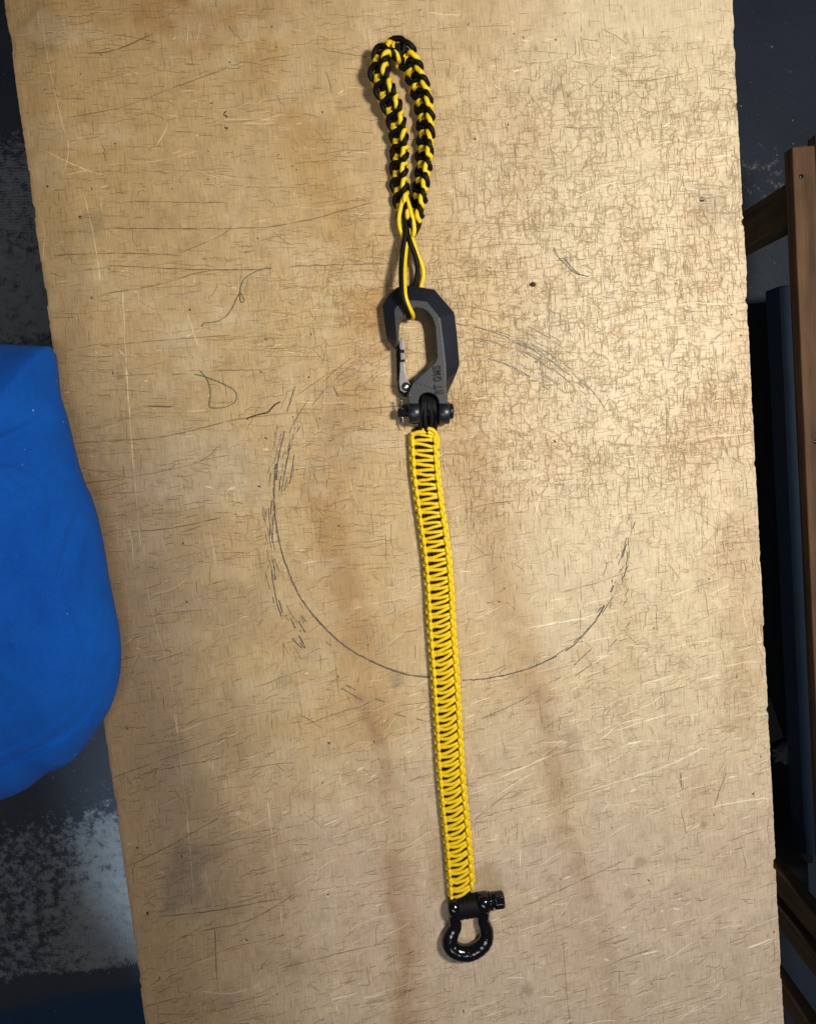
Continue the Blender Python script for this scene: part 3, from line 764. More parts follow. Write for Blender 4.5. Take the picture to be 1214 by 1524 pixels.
def weave(frame, k, p, Wd, hf, hb, slant, r):
    """cord A (front strands) and cord B (edge bumps) of knot k, as point lists"""
    j = lambda a: random.gauss(0, a)
    sl = lambda u: -slant * p * ((u + Wd) / (2 * Wd)) ** 2
    j1, j2 = j(0.025), j(0.025)
    A = [(-Wd, 0.00, 0.25), (-0.86 * Wd, 0.13, 0.55), (-0.5 * Wd, 0.19 + j1, 0.90), (0, 0.25 + j1, 1.0), (0.5 * Wd, 0.31 + j1, 0.90), (0.86 * Wd, 0.37, 0.55),
         (Wd, 0.50, 0.25), (0.86 * Wd, 0.63, 0.55), (0.5 * Wd, 0.69 + j2, 0.90), (0, 0.75 + j2, 1.0), (-0.5 * Wd, 0.81 + j2, 0.90), (-0.86 * Wd, 0.87, 0.55), (-Wd, 1.0, 0.25)]
    A = [(u + j(0.02) * Wd, (k + t) * p + sl(u) + (j(0.02) * p if 0 < t < 1 else 0), w * hf) for (u, t, w) in A]
    e = Wd + 0.25 * r
    B = [(-e * 1.02, -0.02, 1.16), (-e, 0.20, 1.08), (-e * 1.06, 0.35, 0.30), (-e * 0.8, 0.44, -0.7), (0, 0.25, -1.0), (e * 0.8, 0.08, -0.7), (e * 1.08, 0.14, 0.30), (e, 0.30, 1.0),
         (e * 1.02, 0.5, 1.1), (e, 0.70, 1.0), (e * 1.08, 0.86, 0.30), (e * 0.8, 0.92, -0.7), (0, 0.75, -1.0), (-e * 0.8, 0.56, -0.7), (-e * 1.06, 0.65, 0.30), (-e, 0.80, 1.08), (-e * 1.02, 0.98, 1.16)]
    B = [(u, (k + t) * p + sl(u), (w * hf if w > 0 else w * hb)) for (u, t, w) in B]
    out = []
    for C, n in ((A, 40), (B, 52)):
        S = smooth_path(C, n); out.append(frame.map(S[:, 0], S[:, 1], S[:, 2]))
    return out

# --- yellow strap
cl = [(630, 643), (633, 700), (640, 755), (648, 810), (653, 860), (657, 930), (662, 1000), (667, 1080), (672, 1160), (681, 1250), (688, 1335)]
ZS = 0.0062
spts = [tuple(at(x, y, ZS)) for x, y in cl]
strap = root_at("cord_strap", at(658, 980, 0))
tag(strap, "long yellow woven cord strap over black core between hook and shackle", "strap")
fr = Frame(spts, lambda t: (-0.10, 0, 1), flip=-1)
NK = 50; p = fr.len / NK; Wd = 10.0 * MM; r = 1.80 * MM
for k in range(NK):
    t = k / (NK - 1)
    slant = -0.28 + 1.15 * float(sstep(0.0, 0.55, np.array(t)))
    A, B = weave(fr, k, p, Wd, 3.5 * MM, 3.6 * MM, slant, 2.2 * MM)
    mb = MB(); tube(mb, A, r * (0.93 + 0.07 * float(sstep(0.15, 0.6, np.array(t)))) * random.uniform(0.96, 1.05), 7); tube(mb, B, 1.35 * MM + 0.55 * MM * np.exp(-((np.linspace(0, 1, len(B))[:, None] - np.array([0, 0.5, 1.0])[None]) / 0.075) ** 2).sum(1), 8)
    for (u0, t0, hw, w0, rb, dg) in ((-1.04, 0.0, 0.47, 3.7, 2.15, 0.0), (1.05, 0.5, 0.50, 3.3, 1.85, 0.10), (-1.30, 0.5, 0.46, 0.4, 1.8, 0.0), (1.27, 0.0, 0.46, 0.4, 1.7, 0.0)):
        if k == 0 and t0 == 0: continue
        q = np.linspace(-1, 1, 11)
        u_ = np.full(11, u0 * Wd) + dg * Wd * q * 0.7 + random.gauss(0, 0.012) * Wd
        slv = -slant * p * ((u0 * Wd + Wd) / (2 * Wd)) ** 2 if t0 or u0 > 0 else 0
        v_ = (k + t0) * p + slv + q * hw * p
        w_2 = w0 * MM * (1 - 0.22 * q ** 4) + random.gauss(0, 0.08) * MM
        tube(mb, fr.map(u_, v_, w_2), rb * MM * np.clip(1 - np.abs(q) ** 5, 0.16, 1) ** 0.5, 8)
    mb.build("knot", M_YEL, strap)
mb = MB()
vv = np.linspace(-0.004, fr.len + 0.012, 120)
for u in (-6.9, -3.5, 0, 3.5, 6.9):
    tube(mb, fr.map(np.full(120, u * MM), vv, np.full(120, -0.2 * MM)), 1.95 * MM, 8)
mb.build("core_cord", M_BLK, strap)
# first loop of the weave over the top end, and the black eye that goes round the hook pin
def pxp(L): return [tuple(at(x, y, z * MM)) for (x, y, z) in L]
mb = MB()
tube(mb, smooth_path(pxp([(612, 668, 4), (612, 655, 7.5), (617, 645, 9.5), (628, 643, 10.5), (640, 644, 10), (650, 652, 8)]), 30), 2.0 * MM, 8)
tube(mb, smooth_path(pxp([(618, 646, 7), (626, 641, 8.5), (636, 638, 11.5), (645, 641, 11.5), (651, 652, 9), (652, 664, 6)]), 30), 2.0 * MM, 8)
mb.build("start_loop", M_YEL, strap)
mb = MB()
for (a, b, zz) in ((626, 626, 9), (632, 647, 7), (637, 632, 11), (643, 650, 8.5), (622, 638, 5.5), (640, 642, 9.5), (630, 628, 5)):
    tube(mb, smooth_path(pxp([(a, 655, 6.5), ((a + b) / 2, 640, zz), (b, 622, zz + 4), (b + (634 - b) * 0.2, 609, 15.5), (b + (636 - b) * 0.3, 598, 14), (b + (636 - b) * 0.3, 589, 9), (b + (636 - b) * 0.3, 592, 4)]), 30), 2.3 * MM, 8)
mb.build("eye_cord", M_BLK, strap)

# --- braided wrist loop
loop_px = [(609, 338, 7), (600, 300, 8), (596, 262, 9), (597, 222, 11), (594, 190, 14), (585, 158, 17), (572, 126, 20), (566, 98, 21), (575, 78, 21),
           (594, 76, 19), (609, 88, 16), (621, 114, 13), (631, 150, 12), (636, 190, 11), (634, 230, 10), (630, 268, 9), (625, 300, 8), (619, 330, 7)]
braid = root_at("braided_loop", at(608, 340, 0))
tag(braid, "black and yellow braided cord loop tied to the top of the hook", "lanyard")
fl = Frame(pxp(loop_px), lambda t: (-0.66 + 0.1 * math.sin(5 * t), 0.10, 0.74))
NL = 23; pl = fl.len / NL
EW = 7.7 * MM; EH = 4.3 * MM
def ew_(q): return 0.74 + 0.20 * max(0.0, math.sin(math.pi * min(1, max(0, q / NL)))) ** 0.8
def braid_cord(k, C, n, sg, jt):
    S = smooth_path([(u * EW * ew_(k + t) * sg + random.gauss(0, jt) * EW, (k + t + random.gauss(0, jt * 0.5)) * pl, w * EH) for (u, t, w) in C], n)
    return fl.map(S[:, 0], S[:, 1], S[:, 2])
for k in range(NL):
    sg = 1 if k < NL * 0.48 else -1
    jt = 0.06
    YA = [(1.10, 0.02, 0.3), (0.70, 0.06, 0.2), (0.20, 0.14, 0.35), (-0.20, 0.22, 0.85), (-0.68, 0.32, 0.80), (-0.80, 0.45, 0.45), (-0.45, 0.55, 0.75), (0.0, 0.54, 0.55), (0.45, 0.52, 0.5),
          (0.78, 0.42, 1.15), (0.96, 0.56, 1.45), (1.16, 0.84, 1.36), (1.22, 0.98, 0.8), (1.10, 1.02, 0.3)]
    YC = [(-0.6, -0.10, -1.0), (-1.30, 0.06, -0.45), (-1.62, 0.36, -0.15), (-1.45, 0.70, -0.35), (-0.6, 0.92, -1.0)]
    BB = [(0.9, -0.10, 0.2), (0.92, 0.0, 1.0), (1.12, 0.14, 1.36), (1.30, 0.36, 1.20), (1.25, 0.54, 0.6), (0.9, 0.62, -0.2), (0.3, 0.52, -0.9), (-0.8, 0.36, -0.5), (-1.15, 0.44, 0.15), (-1.28, 0.68, 0.55), (-1.08, 0.95, 0.90), (-0.6, 1.08, 0.95), (0.1, 1.08, 0.95), (0.9, 0.90, 0.2)]
    BD = [(-0.5, 0.62, 0.4), (-0.2, 0.70, 0.85), (0.30, 0.80, 1.05), (0.62, 0.98, 1.10), (0.50, 1.22, 1.0), (0.55, 1.45, 1.05), (0.75, 1.58, 0.6)]
    mb = MB(); tube(mb, braid_cord(k, YA, 40, sg, jt), 2.25 * MM, 8); tube(mb, braid_cord(k, YC, 20, sg, jt), 1.85 * MM, 8); mb.build("yellow_knot", M_YEL, braid)
    mb = MB(); tube(mb, braid_cord(k, BB, 52, sg, jt), 2.4 * MM, 8); tube(mb, braid_cord(k, BD, 20, sg, jt), 2.2 * MM, 8); mb.build("black_knot", M_BLK, braid)
vv = np.linspace(0, fl.len, 160); mb = MB()
for u in (-3.4, 0, 3.4): tube(mb, fl.map(np.full(160, u * MM), vv, np.zeros(160)), 2.7 * MM, 8)
mb.build("core_cord", M_BLK, braid)
CR = 2.05 * MM
for nm, m, L in (
    ("yellow_tether", M_YEL, [(601, 290, 14), (598, 302, 15), (594, 320, 13), (594, 335, 12), (598, 349, 11), (603, 360, 12)]),
    ("yellow_tether", M_YEL, [(602, 285, 15), (606, 298, 17), (612, 318, 17), (616, 337, 15), (615, 350, 13), (611, 346, 9), (609, 330, 8)]),
    ("black_tether", M_BLK, [(606, 285, 12), (603, 305, 13), (602, 325, 14), (604, 345, 15), (600, 365, 17), (597, 395, 21), (597, 420, 27), (599, 440, 29.5), (605, 458, 27), (608, 471, 20), (608, 472, 12)]),
    ("yellow_tether", M_YEL, [(606, 350, 11), (604, 370, 14), (602, 395, 19), (602, 420, 26), (603, 440, 29), (608, 455, 27.5), (614, 468, 21), (614, 474, 12)]),
    ("black_tether", M_BLK, [(604, 320, 11), (606, 345, 13), (610, 360, 15), (617, 378, 14), (621, 395, 12), (620, 412, 9), (617, 428, 6), (613, 445, 4)]),
    ("yellow_tether", M_YEL, [(609, 340, 10), (614, 356, 11), (621, 378, 10), (627, 392, 9), (630, 408, 8), (627, 424, 6), (622, 440, 4)]),
    ("black_tether", M_BLK, [(622, 318, 9), (624, 332, 10), (620, 342, 10), (614, 352, 9)]),
    ("black_tether", M_BLK, [(607, 300, 9), (610, 320, 9), (609, 340, 9), (606, 356, 10)]),
):
    mb = MB(); tube(mb, smooth_path(pxp(L), 44), CR * (1.0 if m is M_YEL else 1.12), 10); mb.build(nm, m, braid)

# ------------------------------------------------------------------ snap hook
def hp(zx, zy, z): return at(530 + zx * 0.15755, 410 + zy * 0.15755, z * MM)
hook = root_at("snap_hook", at(625, 530, 0))
tag(hook, "black angular steel snap hook with spring gate and raised letters", "hook")
ZT, ZB = 21.0, 1.0
ST_ = [  # outer, bevel line, inner
 ((362, 693), (384, 668), (405, 640)), ((290, 600), (377, 600), (402, 600)), ((262, 420), (366, 430), (403, 500)), ((246, 280), (360, 330), (411, 430)), ((300, 190), (385, 285), (424, 392)),
 ((390, 108), (440, 250), (455, 352)), ((480, 92), (520, 232), (515, 316)), ((610, 110), (590, 236), (570, 303)), ((740, 132), (662, 246), (625, 310)), ((832, 240), (725, 322), (675, 340)),
 ((925, 350), (788, 400), (718, 393)), ((948, 520), (805, 520), (744, 480)), ((962, 680), (825, 690), (758, 660)), ((975, 840), (842, 840), (765, 770)), ((950, 915), (846, 890), (745, 815)),
 ((905, 1020), (850, 985), (645, 912)), ((862, 1120), (845, 1115), (540, 1012))]
mb = MB(); V = []
LEAN = [(0, 0)] * 4 + [(6, 20), (12, 45), (10, 75), (-10, 92), (-35, 90), (-65, 70), (-88, 45), (-98, 20), (-98, 8), (-95, 0), (-70, 10), (-25, 10), (0, 0)]
for (O_, B_, I_), (lx_, ly_) in zip(ST_, LEAN):
    ox, oy = O_
    V += [hp(ox, oy, 12), hp(*B_, ZT), hp(I_[0] + 0, I_[1], ZT), hp(I_[0], I_[1], ZT - 2), ]
    # underside: the hole keeps a straight wall, the outside is bevelled like the top
    q = at(530 + (I_[0] + lx_) * .15755, 410 + (I_[1] + ly_) * .15755, ZT * MM); V.append(Vector((q.x, q.y, ZB * MM)))
    q = at(530 + B_[0] * .15755, 410 + B_[1] * .15755, ZT * MM); V.append(Vector((q.x, q.y, ZB * MM)))
    q = hp(ox, oy, 12); V.append(Vector((q.x, q.y, 7 * MM)))
K = 7; ns = len(ST_); Fh = []
for i in range(ns - 1):
    for k in range(K):
        k2 = (k + 1) % K
        Fh.append((i * K + k, (i + 1) * K + k, (i + 1) * K + k2, i * K + k2))
Fh.append(tuple(range(K))); Fh.append(tuple((ns - 1) * K + k for k in range(K - 1, -1, -1)))
mb.add(V, Fh)
body = mb.build("hook_body", M_HOOKP, hook, smooth=False)
body.data.materials.append(M_HOOK)
for pi, pl_ in enumerate(body.data.polygons):
    if pi < (ns - 1) * K and pi % K in (1, 2): pl_.material_index = 1
sharp(body, 20); bevel(body, 0.0007, 2, 0.35)
# neck block with the fork notch
out = [(535, 1008), (640, 905), (846, 1000), (862, 1118), (862, 1215), (780, 1215), (776, 1180), (755, 1140), (715, 1115), (670, 1107), (630, 1118), (600, 1145), (588, 1185), (586, 1215), (492, 1215), (485, 1120)]
Vt = [hp(x, y, ZT - 0.15) for x, y in out]; Vb = [Vector((q.x, q.y, 2 * MM)) for q in Vt]
bm = bmesh.new(); tv = [bm.verts.new(q) for q in Vt]; bv = [bm.verts.new(q) for q in Vb]
bm.faces.new(tv); bm.faces.new(bv[::-1])
for i in range(len(tv)): bm.faces.new((tv[i], bv[i], bv[(i + 1) % len(tv)], tv[(i + 1) % len(tv)]))
bmesh.ops.recalc_face_normals(bm, faces=bm.faces)
me = bpy.data.meshes.new("fork_neck"); bm.to_mesh(me); bm.free(); me.materials.append(M_HOOK)
o = bpy.data.objects.new("fork_neck", me); COL.objects.link(o); o.parent = hook; o.matrix_parent_inverse = Matrix.Translation(-hook.location)
bevel(o, 0.0008, 2, 0.5)
PZ = 11.5
for (xa, xb) in ((494, 600), (776, 880)):
    mb = MB(); cyl(mb, hp(xa, 1300, PZ), hp(xb, 1298, PZ), 10.4 * MM, 36, 0.9 * MM)
    sharp(mb.build("fork_lug", M_HOOKP, hook), 50)
mb = MB(); cyl(mb, hp(392, 1298, PZ), hp(884, 1290, PZ), 4.4 * MM, 24, 0.5 * MM)
pin = sharp(mb.build("clevis_pin", M_PIN, hook), 50)
mb = MB(); cyl(mb, hp(878, 1283, PZ), hp(915, 1282, PZ), 7.4 * MM, 32, 0.8 * MM)
cyl(mb, hp(914, 1282, PZ), hp(919, 1282, PZ), 5.0 * MM, 24, 0.3 * MM)
sharp(mb.build("pin_head", M_PIN, hook), 50)
mb = MB()
tube(mb, smooth_path([tuple(hp(*q)) for q in ((418, 1168, 15), (424, 1180, 16.5), (432, 1192, 16), (428, 1230, 15), (432, 1300, 12), (440, 1350, 12), (450, 1400, 11), (458, 1445, 9))], 30), 0.62 * MM, 8)
tube(mb, smooth_path([tuple(hp(*q)) for q in ((418, 1168, 15), (414, 1190, 13), (428, 1230, 13), (430, 1300, 9), (415, 1370, 6), (400, 1400, 4))], 30), 0.62 * MM, 8)
mb.build("cotter_pin", M_STEEL, hook)
# spring gate: a flat latch arm with a stepped nose
def slab(mb, outl, z0, z1):
    t = [hp(x, y, z1) for x, y in outl]; bt = [Vector((q.x, q.y, z0 * MM)) for q in t]; n = len(t)
    mb.add(t + bt, [tuple(range(n - 1, -1, -1)), tuple(range(n, 2 * n))] + [(i, (i + 1) % n, n + (i + 1) % n, n + i) for i in range(n)])
mb = MB(); slab(mb, [(406, 612), (420, 596), (437, 586), (445, 594), (449, 660), (452, 760), (458, 900), (478, 975), (515, 1035), (505, 1085), (455, 1110), (415, 1085), (402, 1010), (410, 900), (414, 700), (406, 668)], 5, 16)
bevel(sharp(mb.build("gate_arm", M_GATE, hook, smooth=False), 30), 0.0006)
mb = MB(); slab(mb, [(409, 700), (455, 698), (459, 815), (412, 818)], 4.6, 16.9)
bevel(mb.build("gate_band", M_PIN, hook, smooth=False), 0.0005)
mb = MB(); slab(mb, [(416, 728), (453, 727), (456, 795), (418, 797)], 8, 17.25)
bevel(mb.build("gate_plate", M_GATE, hook, smooth=False), 0.0005)
mb = MB(); slab(mb, [(376, 690), (408, 668), (412, 760), (408, 900), (400, 1010), (412, 1090), (470, 1120), (480, 1150), (440, 1140), (398, 1090), (384, 960)], 4, 11)
bevel(mb.build("gate_side", M_PIN, hook, smooth=False), 0.0005)
mb = MB(); cc = hp(468, 1050, 17.0); V = []; Fs = []
for i in range(9):
    ph = math.pi / 2 * i / 8
    for k in range(24):
        th = 2 * math.pi * k / 24
        V.append(cc + Vector((4.4 * MM * math.cos(ph) * math.cos(th), 4.4 * MM * math.cos(ph) * math.sin(th), 3.6 * MM * math.sin(ph) - 2 * MM)))
for i in range(8):
    for k in range(24):
        Fs.append((i * 24 + k, i * 24 + (k + 1) % 24, (i + 1) * 24 + (k + 1) % 24, (i + 1) * 24 + k))
mb.add(V, Fs); mb.build("gate_rivet", M_STEEL, hook)
mb = MB(); cyl(mb, hp(500, 1138, 20.5), hp(500, 1138, 21.2), 1.5 * MM, 16, 0.1 * MM); mb.build("dimple", M_HOOKP, hook)
# raised letters, read from the pin upwards
cu = bpy.data.curves.new("letters", 'FONT'); cu.body = "RT GMS"; cu.size = 1.0; cu.extrude = 0.05; cu.bevel_depth = 0.006; cu.offset = 0.032; cu.space_character = 1.12
cu.align_x = 'LEFT'
to = bpy.data.objects.new("tmp_text", cu); COL.objects.link(to)
dg = bpy.context.evaluated_depsgraph_get(); me = bpy.data.meshes.new_from_object(to.evaluated_get(dg))
bpy.data.objects.remove(to, do_unlink=True)
co = np.zeros(len(me.vertices) * 3); me.vertices.foreach_get("co", co); co = co.reshape(-1, 3)
w_ = co[:, 0].max() - co[:, 0].min(); h_ = co[:, 1].max() - co[:, 1].min()
pa = hp(818, 1118, ZT); pb = hp(798, 850, ZT)       # baseline start and end
ex = (pb - pa); Lt = ex.length; ex.normalize(); ey = Vector((0, 0, 1)).cross(ex)
Ht = 76 * 0.15755 * PX * 0.97
q = np.array(pa)[None] + np.outer((co[:, 0] - co[:, 0].min()) / w_ * Lt, np.array(ex)) + np.outer((co[:, 1] - co[:, 1].min()) / h_ * Ht, np.array(ey))
q[:, 2] = ZT * MM + 0.00005 + (co[:, 2] - co[:, 2].min()) * 0.010
me.vertices.foreach_set("co", q.ravel()); me.update(); me.materials.clear(); me.materials.append(M_LETTER)
o = bpy.data.objects.new("raised_letters", me); COL.objects.link(o); o.parent = hook; o.matrix_parent_inverse = Matrix.Translation(-hook.location)

# ------------------------------------------------------------------ bow shackle
def sp(zx, zy, z): return at(610 + zx * 0.14827, 1260 + zy * 0.14827, z * MM)
sh = root_at("bow_shackle", at(695, 1380, 0))
tag(sh, "glossy black bow shackle with screw pin at the lower end of strap", "shackle")
L = [(437, 560, 8), (440, 620, 8), (447, 720, 7.5), (452, 800, 7), (428, 850, 7.2), (400, 920, 7.5), (400, 985, 7.8), (436, 1030, 8.5), (500, 1060, 8.8), (580, 1066, 8.8), (660, 1040, 8.6),
     (726, 990, 8), (762, 930, 7.2), (768, 855, 6.8), (750, 790, 6.8), (733, 740, 7.2), (742, 660, 7.6), (748, 580, 8)]
S = smooth_path([tuple(sp(*q)) for q in L], 90)
rr = np.interp(np.linspace(0, 1, 90), [0, 0.1, 0.3, 0.5, 0.7, 0.9, 1], [5.5, 5.7, 8.0, 8.7, 7.6, 5.7, 5.5]) * MM
rr = rr * (1 + (RNG.random(90) - 0.5) * 0.05)
mb = MB(); tube(mb, S, rr, 18); mb.build("bow", M_SHACK, sh)
def eye(c, axis, R1, wdt):
    mb = MB(); d = Vector(axis).normalized() * wdt * 0.5
    cyl(mb, c - d, c + d, R1, 36, wdt * 0.22); return sharp(mb.build("eye", M_SHACK, sh), 60)
ax = sp(900, 535, 9) - sp(440, 610, 9)
eye(sp(440, 610, 9.0), ax, 10.0 * MM, 11.5 * MM)
eye(sp(738, 560, 9.0), ax, 10.6 * MM, 13 * MM)
mb = MB(); cyl(mb, sp(420, 612, 9), sp(860, 540, 9), 4.6 * MM, 24); mb.build("screw_pin", M_SHACK, sh)
mb = MB(); cyl(mb, sp(790, 549, 9), sp(826, 543, 9), 9.2 * MM, 32, 1.2 * MM); cyl(mb, sp(822, 544, 9), sp(842, 541, 9), 7.0 * MM, 32, 0.8 * MM); sharp(mb.build("pin_collar", M_SHACK, sh), 50)
mb = MB(); cyl(mb, sp(838, 541, 9.5), sp(945, 526, 9.5), 9.0 * MM, 8, 1.8 * MM); bevel(mb.build("pin_head", M_SHACK, sh, smooth=False), 0.0006)
# black cord whipping wound between the eyes (belongs to the strap)
mb = MB()
a0, a1 = sp(470, 610, 8), sp(700, 575, 8)
for i in range(10):
    t = (i + 0.5) / 10; c0 = a0.lerp(a1, t); d = (a1 - a0).normalized(); up = Vector((0, 0, 1)); sd = d.cross(up)
    off = random.uniform(-0.4, 0.4) * MM
    pts = [c0 + sd * ((8.6 if math.sin(q) < 0 else 6.5) * MM + off) * math.cos(q) * (1.35 if math.cos(q) > 0 else 1.0) + up * 6.6 * MM * math.sin(q) for q in np.linspace(0, 2 * math.pi, 26)]
    tube(mb, pts, 3.2 * MM, 8, caps=False)
mb.build("end_whipping", M_BLK, strap)

# ------------------------------------------------------------------ blue cloth
con = [(-40, 512), (0, 512), (40, 514), (66, 515), (78, 519), (82, 540), (84, 560), (87, 585), (98, 622), (112, 680), (123, 715), (137, 748), (150, 800), (160, 860), (171, 915), (178, 962), (177, 1010), (167, 1048),
       (155, 1070), (132, 1104), (106, 1134), (72, 1150), (40, 1174), (0, 1191), (-60, 1215), (-150, 1215), (-260, 1120), (-320, 960), (-320, 760), (-240, 580), (-130, 520), (-40, 512)]
ZC = 0.022
C = smooth_path([tuple(at(x, y, ZC)) for x, y in con], 760)[:-1]
cen = np.array(at(-60, 860, ZC))
rings = []
def cpx(P):   # photo pixel of 3-D points
    v = (P - np.array(CAM)) @ np.array(R); return CX + FPX * v[:, 0] / -v[:, 2], CY - FPX * v[:, 1] / -v[:, 2]
creases = [([(-20, 655), (40, 628), (72, 604), (92, 575)], 8, -0.0075), ([(-20, 625), (40, 600), (74, 575)], 12, 0.005),
           ([(125, 712), (112, 760), (98, 800), (95, 818)], 6, -0.006), ([(136, 745), (128, 790), (124, 835), (128, 850)], 5, -0.005), ([(118, 720), (105, 770)], 8, 0.004), ([(147, 770), (143, 830), (150, 880)], 6, -0.004),
           ([(0, 690), (45, 705), (72, 730), (70, 790)], 14, -0.004), ([(105, 910), (122, 980), (118, 1020)], 9, -0.004),
           ([(172, 930), (160, 1000), (140, 1050), (110, 1085), (60, 1120), (0, 1160)], 6, -0.0055), ([(177, 960), (168, 1020), (150, 1060)], 5, -0.005),
           ([(120, 1000), (95, 1065), (60, 1100), (0, 1140)], 12, -0.0035), ([(45, 540), (55, 560), (54, 590)], 4, -0.002), ([(20, 850), (60, 900), (90, 980)], 25, 0.003)]
def side_dist(px, py, pts):
    d = np.full(px.shape, 1e9); sd = np.ones(px.shape)
    for (ax, ay), (bx_, by_) in zip(pts[:-1], pts[1:]):
        vx, vy = bx_ - ax, by_ - ay
        t = np.clip(((px - ax) * vx + (py - ay) * vy) / (vx * vx + vy * vy), 0, 1)
        q = np.hypot(px - ax - t * vx, py - ay - t * vy); m = q < d
        cr = np.sign(vx * (py - ay) - vy * (px - ax)); d = np.where(m, q, d); sd = np.where(m, cr, sd)
    return d, sd
SPL = lambda L: [tuple(q) for q in smooth_path(L, 14)]
steps = [(SPL([(-60, 668), (0, 648), (45, 626), (70, 606), (80, 594)]), 26, -0.009),
         (SPL([(127, 712), (116, 755), (100, 800), (94, 822)]), 18, 0.010), (SPL([(140, 744), (130, 790), (124, 838)]), 14, 0.009), (SPL([(150, 782), (145, 830), (150, 885)]), 12, 0.007),
         (SPL([(-40, 690), (30, 698), (66, 722), (72, 760), (68, 800)]), 22, 0.004),
         (SPL([(100, 890), (118, 950), (124, 1000), (112, 1040)]), 16, 0.0035),
         (SPL([(174, 925), (166, 985), (148, 1040), (116, 1082), (70, 1112), (0, 1150), (-60, 1180)]), 34, -0.006),
         (SPL([(178, 968), (170, 1020), (154, 1062)]), 12, -0.003), (SPL([(128, 990), (108, 1052), (66, 1090), (0, 1125)]), 34, -0.003),
         (SPL([(42, 536), (54, 556), (54, 592)]), 8, 0.0018)]
V = []; rad = list(np.linspace(0.02, 1.0, 170))
for s in rad:
    ring = cen + (C - cen) * s
    q = min(1.0, s)
    ring[:, 2] = ZC + 0.075 * (1 - q ** 3.0) ** 0.6
    x, y = cpx(ring)
    dz = (fbm(x / 90 + 4, y / 90 + 7, 4) - 0.5) * 0.010 * (1 - q ** 4)
    for pts, w, a in creases:
        d = dist_poly(x, y, pts); dz = dz + 0.2 * a * np.exp(-(d / (1.7 * w)) ** 2)
    for pts, w, a in steps:
        d, sd = side_dist(x, y, pts)
        dz = dz + a * np.exp(-d / w) * sstep(-5, 5, d * sd)
    ring[:, 2] += dz * (1 - 0.75 * float(sstep(0.80, 1.0, np.array(s))))
    V.append(ring)
for (s, z) in ((0.985, 0.012), (0.93, 0.0065), (0.80, 0.0045), (0.70, -0.012), (0.66, -0.10), (0.62, -0.30), (0.60, -0.52), (0.61, -0.745)):
    ring = cen + (C - cen) * s
    a = np.linspace(0, 2 * math.pi, len(C))
    if z < -0.01: ring[:, :2] += (ring[:, :2] - cen[:2]) * (0.05 * np.sin(a * 17 + 3 * z))[:, None]
    ring[:, 2] = z; V.append(ring)
nr, nc_ = len(V), len(C)
Vall = np.vstack([cen[None] + np.array([[0, 0, 0.075]])] + V)
Fb = [(0, 1 + k, 1 + (k + 1) % nc_) for k in range(nc_)]
for i in range(nr - 1):
    for k in range(nc_):
        k2 = (k + 1) % nc_
        Fb.append((1 + i * nc_ + k, 1 + (i + 1) * nc_ + k, 1 + (i + 1) * nc_ + k2, 1 + i * nc_ + k2))
o = mesh_obj("blue_cloth", Vall, Fb, M_BLUE)
tag(o, "bulging royal blue cloth with soft folds against the board's left edge", "cloth")

# ------------------------------------------------------------------ wooden rack standing on the floor to the right
rack = root_at("wooden_rack", at(1230, 900, FZ))
tag(rack, "brown timber rack standing in the dark beyond the board's right edge", "rack")
RZ = -0.26
pA = at(1178, 232, RZ); xa = pA.x; yb = at(1214, 1600, RZ).y - 0.1
# top rail made of three boards side by side
for n_, (o0, o1) in enumerate(((0.0, 0.029), (0.0305, 0.060), (0.0615, 0.10))):
    mb = MB(); box(mb, xa + o0, xa + o1, yb, pA.y + 0.010 + o0 * 0.45, RZ - 0.022, RZ + (0, 0.002, -0.001)[n_], 0.0015)
    bevel(mb.build("top_rail", M_RAIL, rack, smooth=False), 0.002)
for (nx_, ny_) in ((0.010, 0.026), (0.014, 0.36), (0.040, 0.05)):
    mb = MB(); q = Vector((xa + nx_, pA.y - ny_, RZ)); cyl(mb, q - Vector((0, 0, 0.004)), q + Vector((0, 0, 0.0012)), 0.0028, 12, 0.0004)
    mb.build("nail_head", M_PIN, rack)
def post(px, py, wy, dx, x_off=0.004, m=M_POST, ztop=RZ - 0.024):
    q = at(px, py, ztop)
    mb = MB(); box(mb, xa + x_off, xa + x_off + dx, q.y - wy, q.y, FZ + 0.001, ztop, 0.001)
    bevel(mb.build("post", m, rack, smooth=False), 0.002)
post(1178, 272, 0.050, 0.034)
post(1200, 1372, 0.040, 0.022)
post(1204, 1432, 0.040, 0.022)
post(1204, 1560, 0.040, 0.022)
q0 = at(1150, 1288, -0.50); q1 = at(1150, 1332, -0.50)
mb = MB(); box(mb, xa - 0.20, xa + 0.10, q1.y, q0.y, -0.52, -0.50, 0.001); bevel(mb.build("cross_board", M_CROSS, rack, smooth=False), 0.002)
b0 = at(1159, 425, -0.55); b1 = at(1184, 425, -0.55)
mb = MB(); box(mb, b0.x, b1.x + 0.03, at(1200, 1275, -0.55).y, b0.y, -0.60, -0.55, 0.001)  # added bar, its blue stands in for a lit strip of floor
bevel(mb.build("lit_floor_strip", M_LIT_FLOOR, rack, smooth=False), 0.003)

M_GAP_SHADE = simple("gap_shade_black", (0.0035, 0.0035, 0.004), 0.8, nscale=200, nstr=0.3)  # near-black colour painting the shaded floor right of the board
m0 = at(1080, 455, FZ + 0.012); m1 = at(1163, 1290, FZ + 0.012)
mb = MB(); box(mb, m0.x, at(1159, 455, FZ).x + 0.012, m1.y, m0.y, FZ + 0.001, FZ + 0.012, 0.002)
o = bevel(mb.build("gap_shade", M_GAP_SHADE, None, smooth=False), 0.003)
tag(o, "long black strip painting the shaded floor between the board and the lit strip", "mat")  # no real mat, a flat stand-in for the shaded floor
